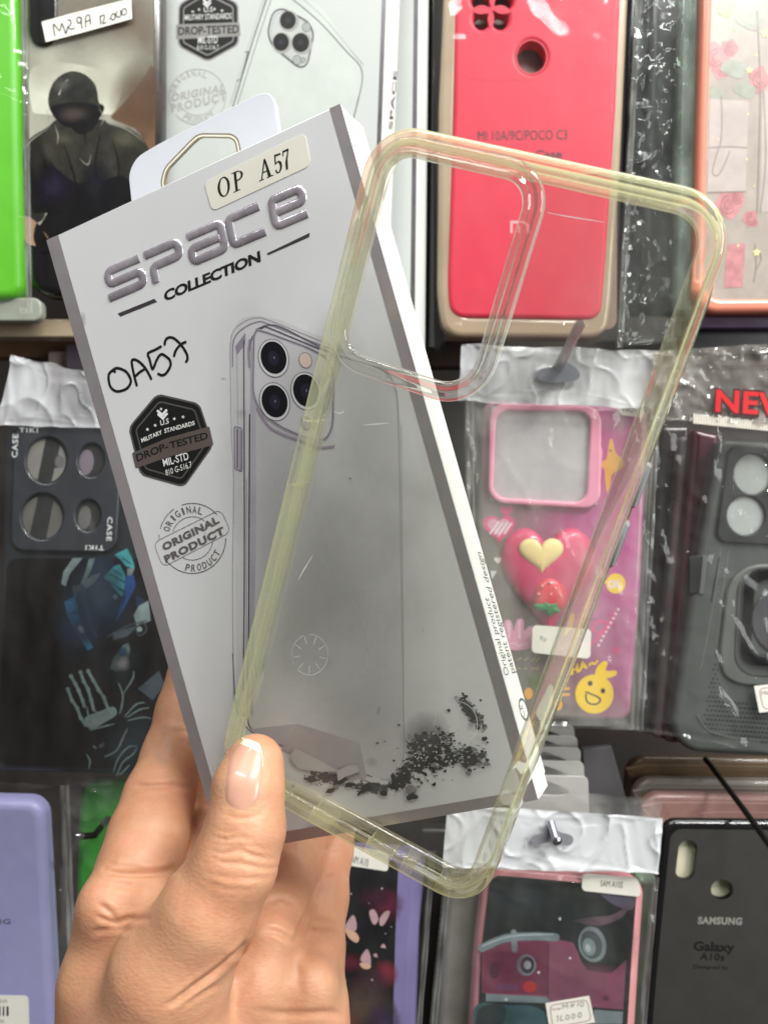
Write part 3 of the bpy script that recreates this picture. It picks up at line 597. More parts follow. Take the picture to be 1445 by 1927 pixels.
# bones of an outstretched hand
for s in ([(134, 1272), (142, 1286), (148, 1298), (156, 1318), (160, 1332)], [(152, 1264), (158, 1282), (166, 1296), (172, 1316), (178, 1340)], [(166, 1262), (176, 1280), (186, 1298), (196, 1312), (204, 1334)], [(128, 1296), (136, 1318), (146, 1332), (152, 1350), (164, 1368)]):
    for k in range(len(s) - 1):
        a, b = Vector(s[k]), Vector(s[k + 1]); m.stroke([a.lerp(b, .1), a.lerp(b, .85)], 5.5, .1, BON)
        m.flat(ell(*a.lerp(b, .05), 4), .13, BON)
m.flat(cat([(160, 1352), (190, 1338), (214, 1330), (220, 1344), (200, 1358), (172, 1372)], 5, True), .1, BON)
for s in ([(164, 1330), (168, 1354)], [(180, 1338), (186, 1346)], [(196, 1320), (206, 1338)], [(232, 1324), (226, 1342)], [(224, 1286), (232, 1310), (228, 1330)], [(232, 1306), (250, 1278), (252, 1264)], [(240, 1350), (262, 1336), (280, 1332)], [(242, 1356), (268, 1350), (284, 1352)], [(236, 1348), (256, 1326), (272, 1322)],
          [(198, 1424), (220, 1412), (234, 1384), (240, 1372)], [(214, 1452), (224, 1426), (242, 1406), (258, 1404)], [(220, 1460), (232, 1434), (250, 1420), (258, 1408)], [(164, 1420), (170, 1432), (168, 1446)], [(176, 1404), (182, 1408)], [(170, 1374), (200, 1366), (216, 1362)], [(226, 1458), (244, 1440)]): m.stroke(s, 3.2, .12, BON, smooth=4, taper=.5)
for a_ in ((190, 1120, 60, 70, (40, 52, 66)), (60, 1250, 60, 120, (24, 18, 16)), (150, 1180, 40, 50, (30, 44, 60)), (250, 1400, 50, 50, (44, 52, 56)), (230, 1250, 40, 40, (30, 34, 38))): m.smear(*a_[:4], .055, a_[4], soft=1.2, nscale=70, namt=.6, rough=.3, dens=.8)
m.build("printed_artwork", t)
m = MB(pl)
holes = [ell(88, 866, 39, 44, 8), ell(80, 972, 40, 44, 8), ell(172, 866, 25, 32, 6), ell(166, 970, 24, 30, 6)]
m.slab([rp([(28, 796), (232, 804), (219, 1040), (20, 1036)], 26)] + holes, 0, 2.2, DK2, bev=.9)
m.build("camera_panel", t)
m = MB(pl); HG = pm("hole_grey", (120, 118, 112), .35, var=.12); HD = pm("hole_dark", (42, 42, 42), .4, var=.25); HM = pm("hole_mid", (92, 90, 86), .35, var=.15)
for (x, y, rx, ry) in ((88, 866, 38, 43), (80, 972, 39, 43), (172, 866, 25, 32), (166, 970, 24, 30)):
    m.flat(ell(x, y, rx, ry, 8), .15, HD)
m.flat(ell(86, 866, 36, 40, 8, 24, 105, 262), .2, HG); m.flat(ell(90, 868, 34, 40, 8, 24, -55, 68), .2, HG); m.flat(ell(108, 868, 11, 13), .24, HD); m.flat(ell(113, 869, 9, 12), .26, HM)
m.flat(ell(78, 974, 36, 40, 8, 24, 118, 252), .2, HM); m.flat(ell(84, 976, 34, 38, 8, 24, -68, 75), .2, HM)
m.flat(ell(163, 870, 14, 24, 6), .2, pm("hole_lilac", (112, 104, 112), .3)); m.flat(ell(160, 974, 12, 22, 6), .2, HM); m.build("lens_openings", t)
m = MB(pl); LTX = pm("case_lettering", (196, 198, 198), .5)
m.text("TIKI", (37, 813), (72, 814), (37, 804), 2.25, LTX, .02, 1.25); m.build("brand_lettering", t); m = MB(pl); m.text("CASE", (33, 861), (35, 817), (22, 861), 2.25, LTX, .02, 1.15); m.build("side_lettering", t); m = MB(pl)
m.text("CASE", (203, 973), (201, 1018), (213, 973), 2.25, LTX, .02, 1.15); m.build("side_lettering", t); m = MB(pl); m.text("TIKI", (197, 1027), (162, 1026), (196, 1036), 2.25, LTX, .02, 1.25); m.build("brand_lettering", t)
pl = Pl.bg((120, 800), 392, yaw=-3)
b = sheet(pl, [(24, 668), (215, 712), (232, 806), (-8, 800)], FILMW, 90, 60, 1.5, 40, 3, edge=1.2, crk=.5)
V = b.v
tag(b.build("bag_header"), "torn white bag header above the dark case with blue shards", "bag header")
pl = Pl.bg((120, 1100), 392, yaw=-3)
b = sheet(pl, [(-14, 796), (350, 804), (350, 1478), (-60, 1474)], FILM, 60, 100, .9, 35, 8, bulge=2, seam=.8); tag(b.build("plastic_bag"), "clear bag over the dark case with blue shards", "plastic bag")

# clear pink case with stickers
pl = Pl.bg((1040, 1370), 398, yaw=2)
t = thing("phone_case", pl, "clear pink sticker case with a pink camera frame", "phone case")
m = MB(pl)
def twotone(key, a, b_, d, rough=.3, scale=1.0):
    mt = pm(key, a, rough, coat=.5); nt = mt.node_tree; bs = nt.nodes["Principled BSDF"]
    tcn = nt.nodes.new("ShaderNodeTexCoord"); dv = nt.nodes.new("ShaderNodeVectorMath"); dv.operation = 'DOT_PRODUCT'; dv.inputs[1].default_value = d
    nz = nt.nodes.new("ShaderNodeTexNoise"); nz.inputs["Scale"].default_value = 30; ad = nt.nodes.new("ShaderNodeMath"); ad.operation = 'ADD'; ml = nt.nodes.new("ShaderNodeMath"); ml.operation = 'MULTIPLY'; ml.inputs[1].default_value = .35
    rm = nt.nodes.new("ShaderNodeValToRGB"); rm.color_ramp.elements[0].color = C3(*b_); rm.color_ramp.elements[1].color = C3(*a); rm.color_ramp.elements[0].position = .25; rm.color_ramp.elements[1].position = .75
    nt.links.new(tcn.outputs["Object"], dv.inputs[0]); nt.links.new(tcn.outputs["Object"], nz.inputs["Vector"]); nt.links.new(nz.outputs[0], ml.inputs[0]); nt.links.new(dv.outputs["Value"], ad.inputs[0]); nt.links.new(ml.outputs[0], ad.inputs[1])
    nt.links.new(ad.outputs[0], rm.inputs[0]); nt.links.new(rm.outputs[0], bs.inputs["Base Color"]); return mt
PINKB = twotone("pink_fading_plastic", (184, 78, 140), (112, 102, 96), (10, 4, 0))
m.slab(rp([(908, 752), (1222, 768), (1206, 1100), (1186, 1358), (890, 1352), (898, 1000)], [26, 26, 0, 26, 26, 0], 8), -8, 0, PINKB, bev=2.5, seg=4, bottom=True); m.build("shell", t)
PINK = pm("pink_frame", (238, 150, 182), .3, var=.05, coat=.5); HP = pm("hot_pink", (206, 52, 104), .4, var=.08, coat=.2); PLT = pm("frame_panel", (178, 174, 180), .4, var=.06, nscale=300)
m = MB(pl); m.slab([rp([(922, 758), (1132, 764), (1130, 958), (918, 946)], 32, 8), rp([(934, 772), (1112, 774), (1104, 946), (928, 936)], 24, 8)], 0, 3.2, PINK, bev=1.0, seg=4); m.slab([(924, 764), (1126, 770), (1124, 950), (922, 942)], 0, .6, PLT); m.build("camera_frame", t)
m = MB(pl)
m.flat(rp([(1108, 828), (1134, 842), (1130, 906), (1106, 896)], 8), .75, pm("frame_tab", (226, 168, 190), .35)); m.text("SO COOL", (1114, 840), (1112, 884), (1124, 841), .8, BLACK, .0)
m.build("frame_lettering", t)
# raised ornament: a plump plain heart (stands for the figure on the case) with a strawberry
def heart(cx, cy, w, h): return [(cx + w / 2 * (math.sin(a) ** 3), cy - h / 2 * ((13 * math.cos(a) - 5 * math.cos(2 * a) - 2 * math.cos(3 * a) - math.cos(4 * a)) / 14.5)) for a in [2 * math.pi * k / 48 for k in range(48)]]
def puff(mb, L, h0, hh, mat, steps=7):
    Q = clean([mb.pl.uv(p, h0) for p in L]); 
    if sarea(Q) < 0: Q.reverse()
    c = sum(Q, Vector((0, 0))) / len(Q); V = []; Fs = []; n = len(Q)
    for j in range(steps):
        a = math.pi / 2 * j / steps; k = math.cos(a)
        V += [Vector((*(c + (q - c) * (k ** .75)), (h0 + hh * math.sin(a)) * MM)) for q in Q]
    V.append(Vector((*c, (h0 + hh) * MM)))
    for j in range(steps - 1):
        for i in range(n): Fs.append((j * n + i, j * n + (i + 1) % n, (j + 1) * n + (i + 1) % n, (j + 1) * n + i))
    for i in range(n): Fs.append(((steps - 1) * n + i, (steps - 1) * n + (i + 1) % n, len(V) - 1))
    mb.add(V, Fs, mat)
m = MB(pl); puff(m, heart(1030, 1080, 176, 210), .1, 5.5, HP); puff(m, heart(1018, 1042, 84, 70), 4.6, 2.2, pm("cream_puff", (236, 214, 150), .45, var=.05)); m.build("heart_ornament", t)
m = MB(pl); STB = pm("strawberry_red", (216, 40, 62), .35, coat=.3, var=.08); STG = pm("leaf_green", (32, 124, 66), .45)
puff(m, cat([(1003, 1128), (1010, 1100), (1032, 1086), (1056, 1098), (1066, 1125), (1058, 1146), (1030, 1152), (1008, 1146)], 5, True), 4.2, 3.6, STB)
puff(m, cat([(1002, 1138), (1018, 1134), (1022, 1126), (1034, 1134), (1052, 1132), (1050, 1142), (1054, 1152), (1040, 1154), (1032, 1161), (1024, 1150), (1008, 1148)], 4, True), 6.2, 1.8, STG)
for x, y in ((1020, 1103), (1034, 1096), (1044, 1107), (1013, 1118), (1036, 1118), (1054, 1120)): puff(m, ell(x, y, 2.6, 3, 0, 8), 7.3, .9, pm("seed_pink", (246, 170, 176), .4), 3)
m.build("strawberry_ornament", t)
m = MB(pl); YEL = pm("sticker_yellow", (240, 200, 20), .4, var=.04); ORG = pm("sticker_orange", (226, 164, 62), .4, var=.05); WH = pm("sticker_white", (226, 214, 220), .4); MG = pm("sticker_magenta", (214, 50, 120), .4); PKL = pm("sticker_pink", (216, 150, 176), .4, var=.08); LPK = pm("sticker_pale_pink", (226, 186, 204), .4)
h = .08
m.flat(cat([(1146, 830), (1152, 828), (1158, 852), (1172, 866), (1170, 880), (1152, 892), (1148, 912), (1142, 928), (1138, 904), (1136, 882), (1128, 876), (1136, 866), (1141, 862)], 3, True), h, ORG); m.flat(ell(1148, 848, 3, 2.5, 30), h, pm("brown_dot", (150, 96, 40), .4))
m.flat(heart(939, 992, 60, 52), h, MG); m.flat(heart(938, 991, 42, 36), h, PKL)
for k in range(4): m.stroke([(922 + k * 9, 1004), (938 + k * 8, 982 + k)], 3.4, h, WH)
m.flat(heart(953, 961, 24, 24), h, MG); m.flat(heart(937, 1054, 15, 13), h, WH); m.flat([(922, 1074), (934, 1075), (926, 1090)], h, WH); m.flat(heart(1160, 1224, 16, 14), h, MG); m.flat(heart(1160, 1223, 9, 7), h, PINKB)
m.build("sticker_print", t); m = MB(pl); m.flat(ell(1158, 1098, 18, 19), h, YEL); m.flat([(1134, 1094), (1144, 1092), (1144, 1102)], h, YEL); m.text("OK", (1143, 1107), (1168, 1105), (1143, 1092), h + .03, WH, .04); m.build("bubble_sticker", t); m = MB(pl)
m.stroke([(1104, 1222), (1140, 1180), (1142, 1172), (1122, 1170), (1116, 1186), (1134, 1190), (1150, 1164), (1154, 1150)], 4, h, MG, smooth=5)
for k in range(9): m.flat(ell(1126 + k * 4.6, 1214 - k * 8.4, 2.8), h, LPK)
m.flat(cat([(950, 1206), (948, 1176), (953, 1166), (962, 1170), (966, 1188), (970, 1172), (976, 1164), (985, 1168), (986, 1186), (996, 1178), (1006, 1184), (1006, 1212), (990, 1222), (958, 1222)], 4, True), h, PKL)
m.stroke([(957, 1172), (958, 1200)], 5, h, LPK); m.stroke([(977, 1170), (977, 1200)], 5, h, LPK); m.stroke([(956, 1212), (972, 1210), (974, 1216), (994, 1210)], 2, h, LPK, smooth=3)
m.text("HA", (1074, 1270), (1106, 1256), (1072, 1254), h, YEL, .05); m.stroke([(1108, 1252), (1114, 1247), (1118, 1250), (1124, 1244)], 3.5, h, YEL, smooth=3)
m.build("sticker_print", t); m = MB(pl); m.flat(ell(1118, 1306, 36, 37), h, YEL); m.flat(cat([(1120, 1270), (1124, 1254), (1136, 1244), (1143, 1248), (1140, 1262), (1158, 1262), (1159, 1270), (1148, 1275), (1138, 1276)], 4, True), h, YEL)
m.flat(ell(1110, 1286, 4.5, 5), h + .03, BLACK); m.flat(ell(1134, 1300, 4.5, 5), h + .03, BLACK); m.stroke([(1102, 1302), (1128, 1314), (1124, 1324), (1112, 1325), (1103, 1318), (1102, 1302)], 3.2, h + .03, BLACK, smooth=3); m.build("smiley_sticker", t); m = MB(pl)
for x, y in ((994, 1305), (1050, 1326)): m.flat(ell(x, y, 8, 11), h, ORG)
for y in (1296, 1307): m.stroke([(1058, y), (1070, y)], 5, h, ORG)
m.flat(ell(1007, 1282, 12, 16), h, pm("sticker_olive", (98, 108, 74), .4))
for k, x in enumerate((974, 986, 1000, 1008)): m.stroke([(x, 1242 + k), (x + 7, 1238)], 3, h, pm("sticker_sand", (166, 146, 104), .4)); m.stroke([(x, 1258), (x + 4, 1258)], 3, h, pm("sticker_sand", (166, 146, 104), .4))
m.build("sticker_print", t)
m = MB(pl); m.slab(rp([(1002, 1176), (1112, 1184), (1110, 1240), (1000, 1228)], 8), 5.2, 5.35, PAPER); m.text("Rp", (1016, 1205), (1028, 1206), (1016, 1196), 5.4, GREYP); m.build("price_label", t)
m = MB(pl); m.slab(rp([(1166, 748), (1206, 752), (1206, 786), (1166, 780)], 4), 3.2, 3.35, PAPER); m.text("NOTE", (1172, 775), (1208, 778), (1172, 758), 3.4, GREYP); m.build("name_label", t)
pl = Pl.bg((1050, 1000), 391, yaw=2)
b = sheet(pl, [(876, 740), (1222, 752), (1196, 1372), (884, 1366)], FILMG, 60, 100, 1.2, 42, 13, bulge=2.5, edge=.6, crk=1.5, seam=1.3); tag(b.build("plastic_bag"), "cloudy clear bag over the pink sticker case", "plastic bag")
pl = Pl.bg((1050, 700), 389, yaw=2)
b = sheet(pl, [(868, 648), (1250, 662), (1226, 770), (862, 756)], FILMW, 120, 50, 1.3, 40, 4, edge=.8, crk=.5); tag(b.build("bag_header"), "white crumpled bag header hanging on the clear peg", "bag header")
m = MB(pl); m.slab(cat([(1010, 706), (1018, 694), (1040, 690), (1062, 680), (1088, 698), (1086, 714), (1050, 720), (1020, 718)], 5, True), 3.2, 3.5, pm("slot_shade_grey", (98, 100, 108), .25, coat=.5)); tag(m.build("hook_eyelet"), "dark patch for the shaded euro slot where the clear peg enters the white header", "eyelet")  # raised grey patch painted as the shade inside the slot
PEG = tpu("smoky_acrylic", (200, 198, 198), clear=.6, milk=.16, milkrgb=(170, 166, 168))
pts = [PT(1036, 708, 396), PT(1052, 688, 385), PT(1076, 640, 362), PT(1090, 612, 350), PT(1093, 606, 348)]
V, Fs = tube(pts, [.0024, .0024, .0023, .0023, .0012]); o = obj3("display_peg", V, Fs, PEG); tag(o, "smoky clear peg with a round tip above the white header", "display peg")

# right: rugged case with ring
pl = Pl.bg((1400, 1400), 392, yaw=5)
RUG = pm("rugged_grey", (68, 71, 68), .42, var=.1, bump=.05, bscale=3000); RUG2 = pm("rugged_dark", (30, 32, 31), .4, var=.1); RUG3 = pm("rugged_light", (86, 89, 85), .4, var=.1)
t = slabcase("phone_case", pl, "rugged grey case with ring holder and perforated corner", "phone case", rp([(1352, 826), (1620, 840), (1590, 1432), (1290, 1416), (1262, 1372), (1298, 1120)], [18, 20, 20, 26, 20, 0], 6), 11, RUG, 3)
m = MB(pl); lens = [ell(1416, 892, 36, 38), ell(1403, 970, 36, 37), ell(1500, 900, 36, 38)]
m.slab([rp([(1372, 836), (1590, 850), (1580, 1034), (1346, 1020)], 22, 8)] + lens, 0, 1.8, RUG2, bev=.6); 
for L in lens: m.flat(L, .1, pm("lens_cover", (152, 156, 152), .4, var=.15, nscale=60))
m.build("camera_plate", t)
m = MB(pl)
m.slab(rp([(1372, 1062), (1600, 1060), (1590, 1300), (1366, 1288), (1352, 1240)], [60, 20, 20, 40, 30], 8), 0, 1.6, RUG3, bev=1.2, seg=4); m.slab(rp([(1388, 1074), (1600, 1072), (1590, 1284), (1380, 1270)], 40, 8), 1.6, 2.2, RUG, bev=.6)
m.build("ring_mount", t)
m = MB(pl); BG2 = pm("gunmetal", (24, 23, 25), .12, metal=.9, var=.2)
m.slab([rp([(1406, 1070), (1590, 1066), (1590, 1262), (1394, 1252)], 32, 8), rp([(1422, 1092), (1570, 1088), (1570, 1240), (1412, 1232)], 24, 8)], 2.2, 4.6, BG2, bev=1.1, seg=4); m.build("ring_handle", t)
m = MB(pl); m.slab(ell(1490, 1168, 76, 70), 2.2, 3.2, pm("brushed_disc", (178, 178, 184), .22, metal=1, var=.1), bev=.4); m.build("magnet_disc", t)
m = MB(pl)
for s in ([(1356, 1030), (1344, 1120), (1330, 1200), (1318, 1260)], [(1372, 1035), (1362, 1090), (1352, 1180), (1348, 1210)]): m.stroke(s, 2.6, .05, RUG3, smooth=3)
m.stroke([(1352, 1050), (1338, 1130)], 4, .05, RUG2)
for k in range(7): m.stroke([(1352 - k * 1.2, 1062 + k * 9), (1361 - k * 1.2, 1057 + k * 9)], 1.6, .08, RUG3)
for j in range(22):
    for i in range(40):
        x = 1312 + i * 7.4 + (j % 2) * 3.7; y = 1206 + j * 8.6 + i * .55
        if y > 1382 + (x - 1320) * .12 - 30 * math.exp(-(x - 1312) / 14): continue
        if x < 1346 - (y - 1206) * .175 + 3: continue
        if ((x - 1440) / 96) ** 2 + ((y - 1225) / 106) ** 2 < 1 and y < 1400 and x > 1346: continue
        if x < 1356 or y > 1318: m.flat(ell(x, y, 2.4, 2.6, 0, 6), .05, RUG2)
m.stroke([(1311, 1345), (1330, 1372), (1360, 1384), (1400, 1390), (1500, 1398)], 2, .06, RUG3, smooth=4)
m.build("perforation", t)
m = MB(pl); m.slab([(1297, 1048), (1328, 1044), (1322, 1116), (1296, 1118)], -3, .5, RUG2, bev=.5); m.slab([(1322, 1046), (1330, 1046), (1324, 1118), (1314, 1118)], 0, .9, RUG3, bev=.4); m.build("side_button", t)
m = MB(pl); m.slab([(1418, 1291), (1520, 1280), (1530, 1330), (1428, 1341)], 3.4, 3.55, PAPER); m.stroke(rp([(1427, 1296), (1520, 1287), (1526, 1326), (1436, 1335)], 8, 4), 1.4, 3.6, pm("tag_rose", (150, 92, 100), .5), closed=True); m.text("Harga", (1432, 1308), (1462, 1304), (1432, 1299), 3.62, pm("tag_rose", (150, 92, 100), .5)); m.build("price_tag", t)
for i, (q, D, c, lab) in enumerate((([(1246, 800), (1300, 800), (1262, 1390), (1206, 1380)], 424, (48, 42, 42), "dark brown case edge beside the pink case's bag"), ([(1282, 820), (1322, 822), (1268, 1392), (1232, 1392)], 416, (112, 104, 100), "dusty grey case edge between brown and maroon edges"), ([(1306, 806), (1356, 818), (1290, 1400), (1254, 1400)], 407, (74, 34, 42), "maroon case edge against the rugged grey case"))):
    pl = Pl.bg(q[0], D); slabcase("phone_case", pl, lab, "phone case", rp(q, 10), 9, pm("row_case_%d" % i, c, .28, var=.25, nscale=40, coat=.4), 3)
pl = Pl.bg((1340, 800), 384, yaw=5)
b = sheet(pl, [(1232, 664), (1600, 650), (1580, 1440), (1196, 1372)], film("bag_film_bright", tint=(250, 250, 250), milk=.025, rough=.05, gloss=.8, bump=.4, bscale=80), 60, 120, 1.8, 45, 17, bulge=4, edge=1, crk=1.8, seam=1.2); tag(b.build("plastic_bag"), "shiny clear bag over the rugged grey ring case", "plastic bag")
pl = Pl.bg((1340, 760), 381, yaw=5)
hd = thing("bag_header", pl, "clear bag header with red capital letters", "bag header")
b = sheet(pl, [(1226, 662), (1560, 640), (1560, 804), (1222, 790)], film("header_haze", tint=(232, 228, 224), milk=.3, milkrgb=(170, 164, 158), rough=.08, gloss=1.5, bump=.4, bscale=80), 46, 24, 2.6, 60, 6); b.build("film", hd)
m = MB(pl); NR = pm("new_red", (196, 36, 42), .35, coat=.3); ND = pm("new_outline", (64, 22, 26), .4)
for a, b_, c, mat, hh, bo in (((1342, 776), (1500, 786), (1344, 726), ND, 2.6, .07), ((1345, 773), (1497, 783), (1347, 730), NR, 2.75, .03)): m.text("NEW", a, b_, c, hh, mat, bo, 1.05)
m.build("lettering", hd)
m = MB(pl); ZW = pm("zip_white", (206, 200, 188), .4)
for k in range(46): m.slab([(1304 + k * 5, 780 + k * .5 + random.uniform(-3, 2)), (1308 + k * 5, 780 + k * .5 + random.uniform(-3, 2)), (1308 + k * 5, 797 + k * .5), (1304 + k * 5, 797 + k * .5)], .8, 1.6, ZW)
m.build("zip_seal", hd)

# ---- stack of white cards, hidden trays, hook rods between middle and bottom rows
CARD = pm("grey_white_card", (196, 194, 190), .5, var=.05)
cards = []
for k, (y, x1) in enumerate(((1366, 1080), (1386, 1086), (1408, 1092), (1434, 1098), (1462, 1106))):
    pl = Pl.bg((1060, y), 446 - 9 * k, pitch=-14)
    t = thing("hang_card", pl, ["rearmost white hang card under the pink case, mostly covered", "second white hang card from the back of the small stack", "middle white hang card of the stack under the pink case", "second white hang card from the front of the small stack", "front white hang card, lowest of the stack under the pink case"][k], "hang card", "white hang cards stacked below the pink case")
    m = MB(pl); m.slab([rp([(960, y - 4), (x1, y), (x1 + 3, y + 96), (960, y + 96)], 10), cat([(1005, y + 28), (1020, y + 8), (1034, y + 10), (1066, y + 24), (1062, y + 34), (1020, y + 34)], 4, True)], -.6, 0, CARD, bev=.15, bottom=True); m.build("card", t)
pl = Pl.bg((1120, 1500), 428); m = MB(pl); m.slab([(1096, 1410), (1150, 1404), (1210, 1620), (1110, 1620)], -4, 0, pm("grey_box", (84, 82, 84), .5, var=.1), bev=.4); tag(m.build("grey_box"), "dark grey slanted box behind the white hang cards", "box")
for k, (y, x0, c, lab) in enumerate(((1424, 1182, (92, 72, 52), "brown clear tray top, rearmost above the black case"), (1466, 1194, (122, 114, 104), "grey clear tray top between the brown and the rosy one"), (1494, 1210, (160, 122, 116), "rosy clear tray top just above the black case"))):
    pl = Pl.bg((1330, y), 440 - 12 * k); m = MB(pl)
    t = thing("display_tray", pl, lab, "tray", "tray tops above the black case")
    m.slab(rp([(x0, y), (1600, y + 6), (1600, y + 120), (x0 - 8, y + 120)], 34, 8), -6, 0, pm("tray_top_%d" % k, c, .28, var=.15, coat=.5), bev=2.5, seg=4); m.build("shell", t)
    m = MB(pl); m.stroke([(x0 + 12, y + 40), (x0 + 30, y + 16), (1600, y + 22)], 3, .1, pm("tray_line_%d" % k, tuple(min(255, v + 28) for v in c), .3), smooth=3); m.stroke([(x0 + 118, y + 44), (x0 + 130, y + 34), (1600, y + 38)], 2, .1, pm("tray_line_%d" % k, c, .3), smooth=3); m.build("moulded_lines", t)
RODM = pm("hook_metal", (30, 27, 26), .3, metal=.6, var=.2); CHR = pm("hook_tip", (200, 200, 205), .15, metal=1)
V, Fs = tube([PT(1326, 1428, 430), PT(1336, 1440, 425), PT(1400, 1525, 372), PT(1470, 1622, 340)], .0014); tag(obj3("hook_rod", V, Fs, RODM), "thin black hook rod slanting across the tray tops", "hook")
# ================================================================== BOTTOM ROW
LAV = pm("lavender_silicone", (150, 147, 192), .45, var=.05, coat=.2)
pl = Pl.bg((40, 1927), 388, yaw=-4)
t = slabcase("phone_case", pl, "lavender phone case in the bottom left corner", "phone case", rp([(-220, 1500), (82, 1508), (112, 2080), (-220, 2080)], 34, 8), 10, LAV, 4.5)
m = MB(pl); m.text("SAMSUNG", (-90, 1738), (21, 1739), (-90, 1728), .06, pm("dim_grey_print", (84, 82, 98), .5), .02, 1.1); m.build("lettering", t)
m = MB(pl); m.slab(rp([(-60, 1872), (54, 1874), (58, 2000), (-60, 2000)], 8), .1, .25, PAPER)
random.seed(3); x = -50
while x < 18:
    w = random.choice((2, 3, 4)); m.flat([(x, 1894), (x + w, 1894), (x + w, 1912), (x, 1912)], .3, BLACK); x += w + random.choice((2, 3, 4))
m.text("12.50", (-20, 1886), (14, 1887), (-20, 1880), .3, GREYP); m.text("00", (-2, 1925), (8, 1925), (-2, 1918), .3, GREYP); m.build("barcode_label", t)
pl = Pl.bg((60, 1700), 384, yaw=-4)
b = sheet(pl, [(-160, 1468), (128, 1476), (150, 1990), (-160, 1990)], film("lavender_bag_film", milk=.03, milkrgb=(205, 205, 195), rough=.06, gloss=.8, bump=.4, bscale=90), 46, 90, 1.5, 45, 31, bulge=3, edge=.8, crk=1.6, seam=1.2); tag(b.build("plastic_bag"), "clear bag round the lavender case", "plastic bag")
pl = Pl.bg((190, 1600), 412)
slabcase("phone_case", pl, "dark green phone case half hidden behind the index finger", "phone case", rp([(148, 1476), (330, 1470), (330, 1900), (132, 1900)], 26), 9, pm("deep_green", (44, 138, 26), .35, var=.35, nscale=70, coat=.4), 4)
pl = Pl.bg((190, 1600), 404); b = sheet(pl, [(126, 1462), (340, 1460), (340, 1820), (112, 1830)], film("green_bag_film", milk=.05, rough=.06, gloss=.9, bump=.5, bscale=110), 36, 60, 2, 70, 33, bulge=2, crk=1.4); tag(b.build("plastic_bag"), "clear bag over the dark green case", "plastic bag")
V, Fs = tube([PT(236, 1500, 440), PT(208, 1536, 415), PT(178, 1572, 394), PT(152, 1574, 390)], .0016); o = obj3("hook_rod", V, Fs, RODM); tag(o, "bent black hook rod with a bright tip beside the lavender case", "hook")
V, Fs = tube([PT(158, 1573, 389), PT(150, 1573, 388), PT(143, 1572, 387.5)], [.0013, .0019, .0011]); obj3("hook_tip", V, Fs, CHR, o)

# butterfly case
pl = Pl.bg((690, 1927), 390, yaw=7)
LF = pm("lilac_frame", (128, 118, 166), .32, var=.06, coat=.4)
t = slabcase("phone_case", pl, "black butterfly case with lilac frame beside the fingers", "phone case", rp([(500, 1590), (800, 1610), (786, 1760), (776, 2060), (480, 2060)], [30, 30, 0, 20, 20], 8), 10, LF, 5)
m = MB(pl); NB = pm("galaxy_black", (14, 13, 17), .35, var=.4, nscale=40, coat=.15); PB1 = pm("butterfly_pink", (182, 148, 152), .35, var=.2, nscale=120); PB2 = pm("butterfly_peach", (206, 164, 142), .35, var=.15, nscale=120); NM = pm("nebula_maroon", (82, 30, 48), .35, var=.4, nscale=70, coat=.4); NBW = pm("nebula_brown", (74, 58, 50), .35, var=.4, nscale=60, coat=.4)
m.flat(rp([(520, 1610), (750, 1618), (744, 1760), (736, 2040), (500, 2040)], 20), .05, NB)
for a_ in ((726, 1702, 30, 28, (96, 32, 54)), (700, 1690, 30, 18, (60, 26, 44)), (660, 1812, 34, 18, (86, 30, 46)), (726, 1834, 20, 24, (150, 44, 62)), (700, 1850, 40, 30, (60, 34, 44)), (680, 1900, 60, 50, (84, 66, 58)), (720, 1930, 30, 40, (60, 44, 70)), (650, 1930, 24, 40, (110, 70, 56))): m.smear(*a_[:4], .08, a_[4], soft=1.0, nscale=90, namt=.6, dens=.85)
for L, c in (([(695, 1716), (704, 1712), (712, 1728), (706, 1740), (699, 1734)], PB1), ([(734, 1716), (724, 1716), (714, 1730), (716, 1742), (724, 1738)], PB1), ([(649, 1746), (664, 1722), (671, 1738), (668, 1752)], PB1), ([(649, 1748), (668, 1754), (676, 1766), (670, 1774), (656, 1764)], PB2),
             ([(678, 1806), (690, 1786), (697, 1800), (696, 1816)], PB1), ([(678, 1812), (694, 1814), (698, 1820), (690, 1824), (680, 1820)], PB2), ([(640, 1768), (652, 1772), (650, 1782), (640, 1784)], pm("butterfly_brown", (120, 84, 74), .4)), ([(716, 1782), (722, 1776), (726, 1784)], PB1), ([(702, 1798), (708, 1794), (710, 1802)], PB1)): m.flat(cat(L, 4, True), .1, c)
for x, y, r in ((719, 1672, 2.6), (661, 1682, 2), (651, 1698, 2), (725, 1757, 1.6), (649, 1846, 4), (700, 1844, 2.5), (736, 1744, 1.5), (694, 1700, 1.2)): m.flat([(x + r * (1 if k % 2 == 0 else .4) * math.sin(k * math.pi / 4), y - r * (1 if k % 2 == 0 else .4) * math.cos(k * math.pi / 4)) for k in range(8)], .12, pm("star_white", (205, 200, 205), .4))
m.build("printed_artwork", t)
m = MB(pl); m.slab(rp([(600, 1580), (732, 1604), (730, 1640), (600, 1620)], 6), .3, .45, PAPER); m.text("SAM A10", (656, 1622), (692, 1631), (658, 1607), .5, BLACK, .0); m.build("name_label", t)
pl = Pl.bg((700, 1760), 386, yaw=7); b = sheet(pl, [(560, 1560), (818, 1600), (786, 2000), (520, 2000)], FILM, 40, 60, 1, 40, 41, bulge=1.5, seam=.8); tag(b.build("plastic_bag"), "clear bag over the butterfly case", "plastic bag")
pl = Pl.bg((812, 1760), 425); m = MB(pl); m.slab(rp([(790, 1560), (842, 1560), (822, 2060), (776, 2060)], 8), -8, 0, pm("gap_shade_dark", (34, 28, 27), .35, var=.3, coat=.3), bev=2); tag(m.build("phone_case"), "dark slab filling the shaded gap between the butterfly case and the stitched bag", "phone case")  # added slab; its dark colour paints the shade of the gap

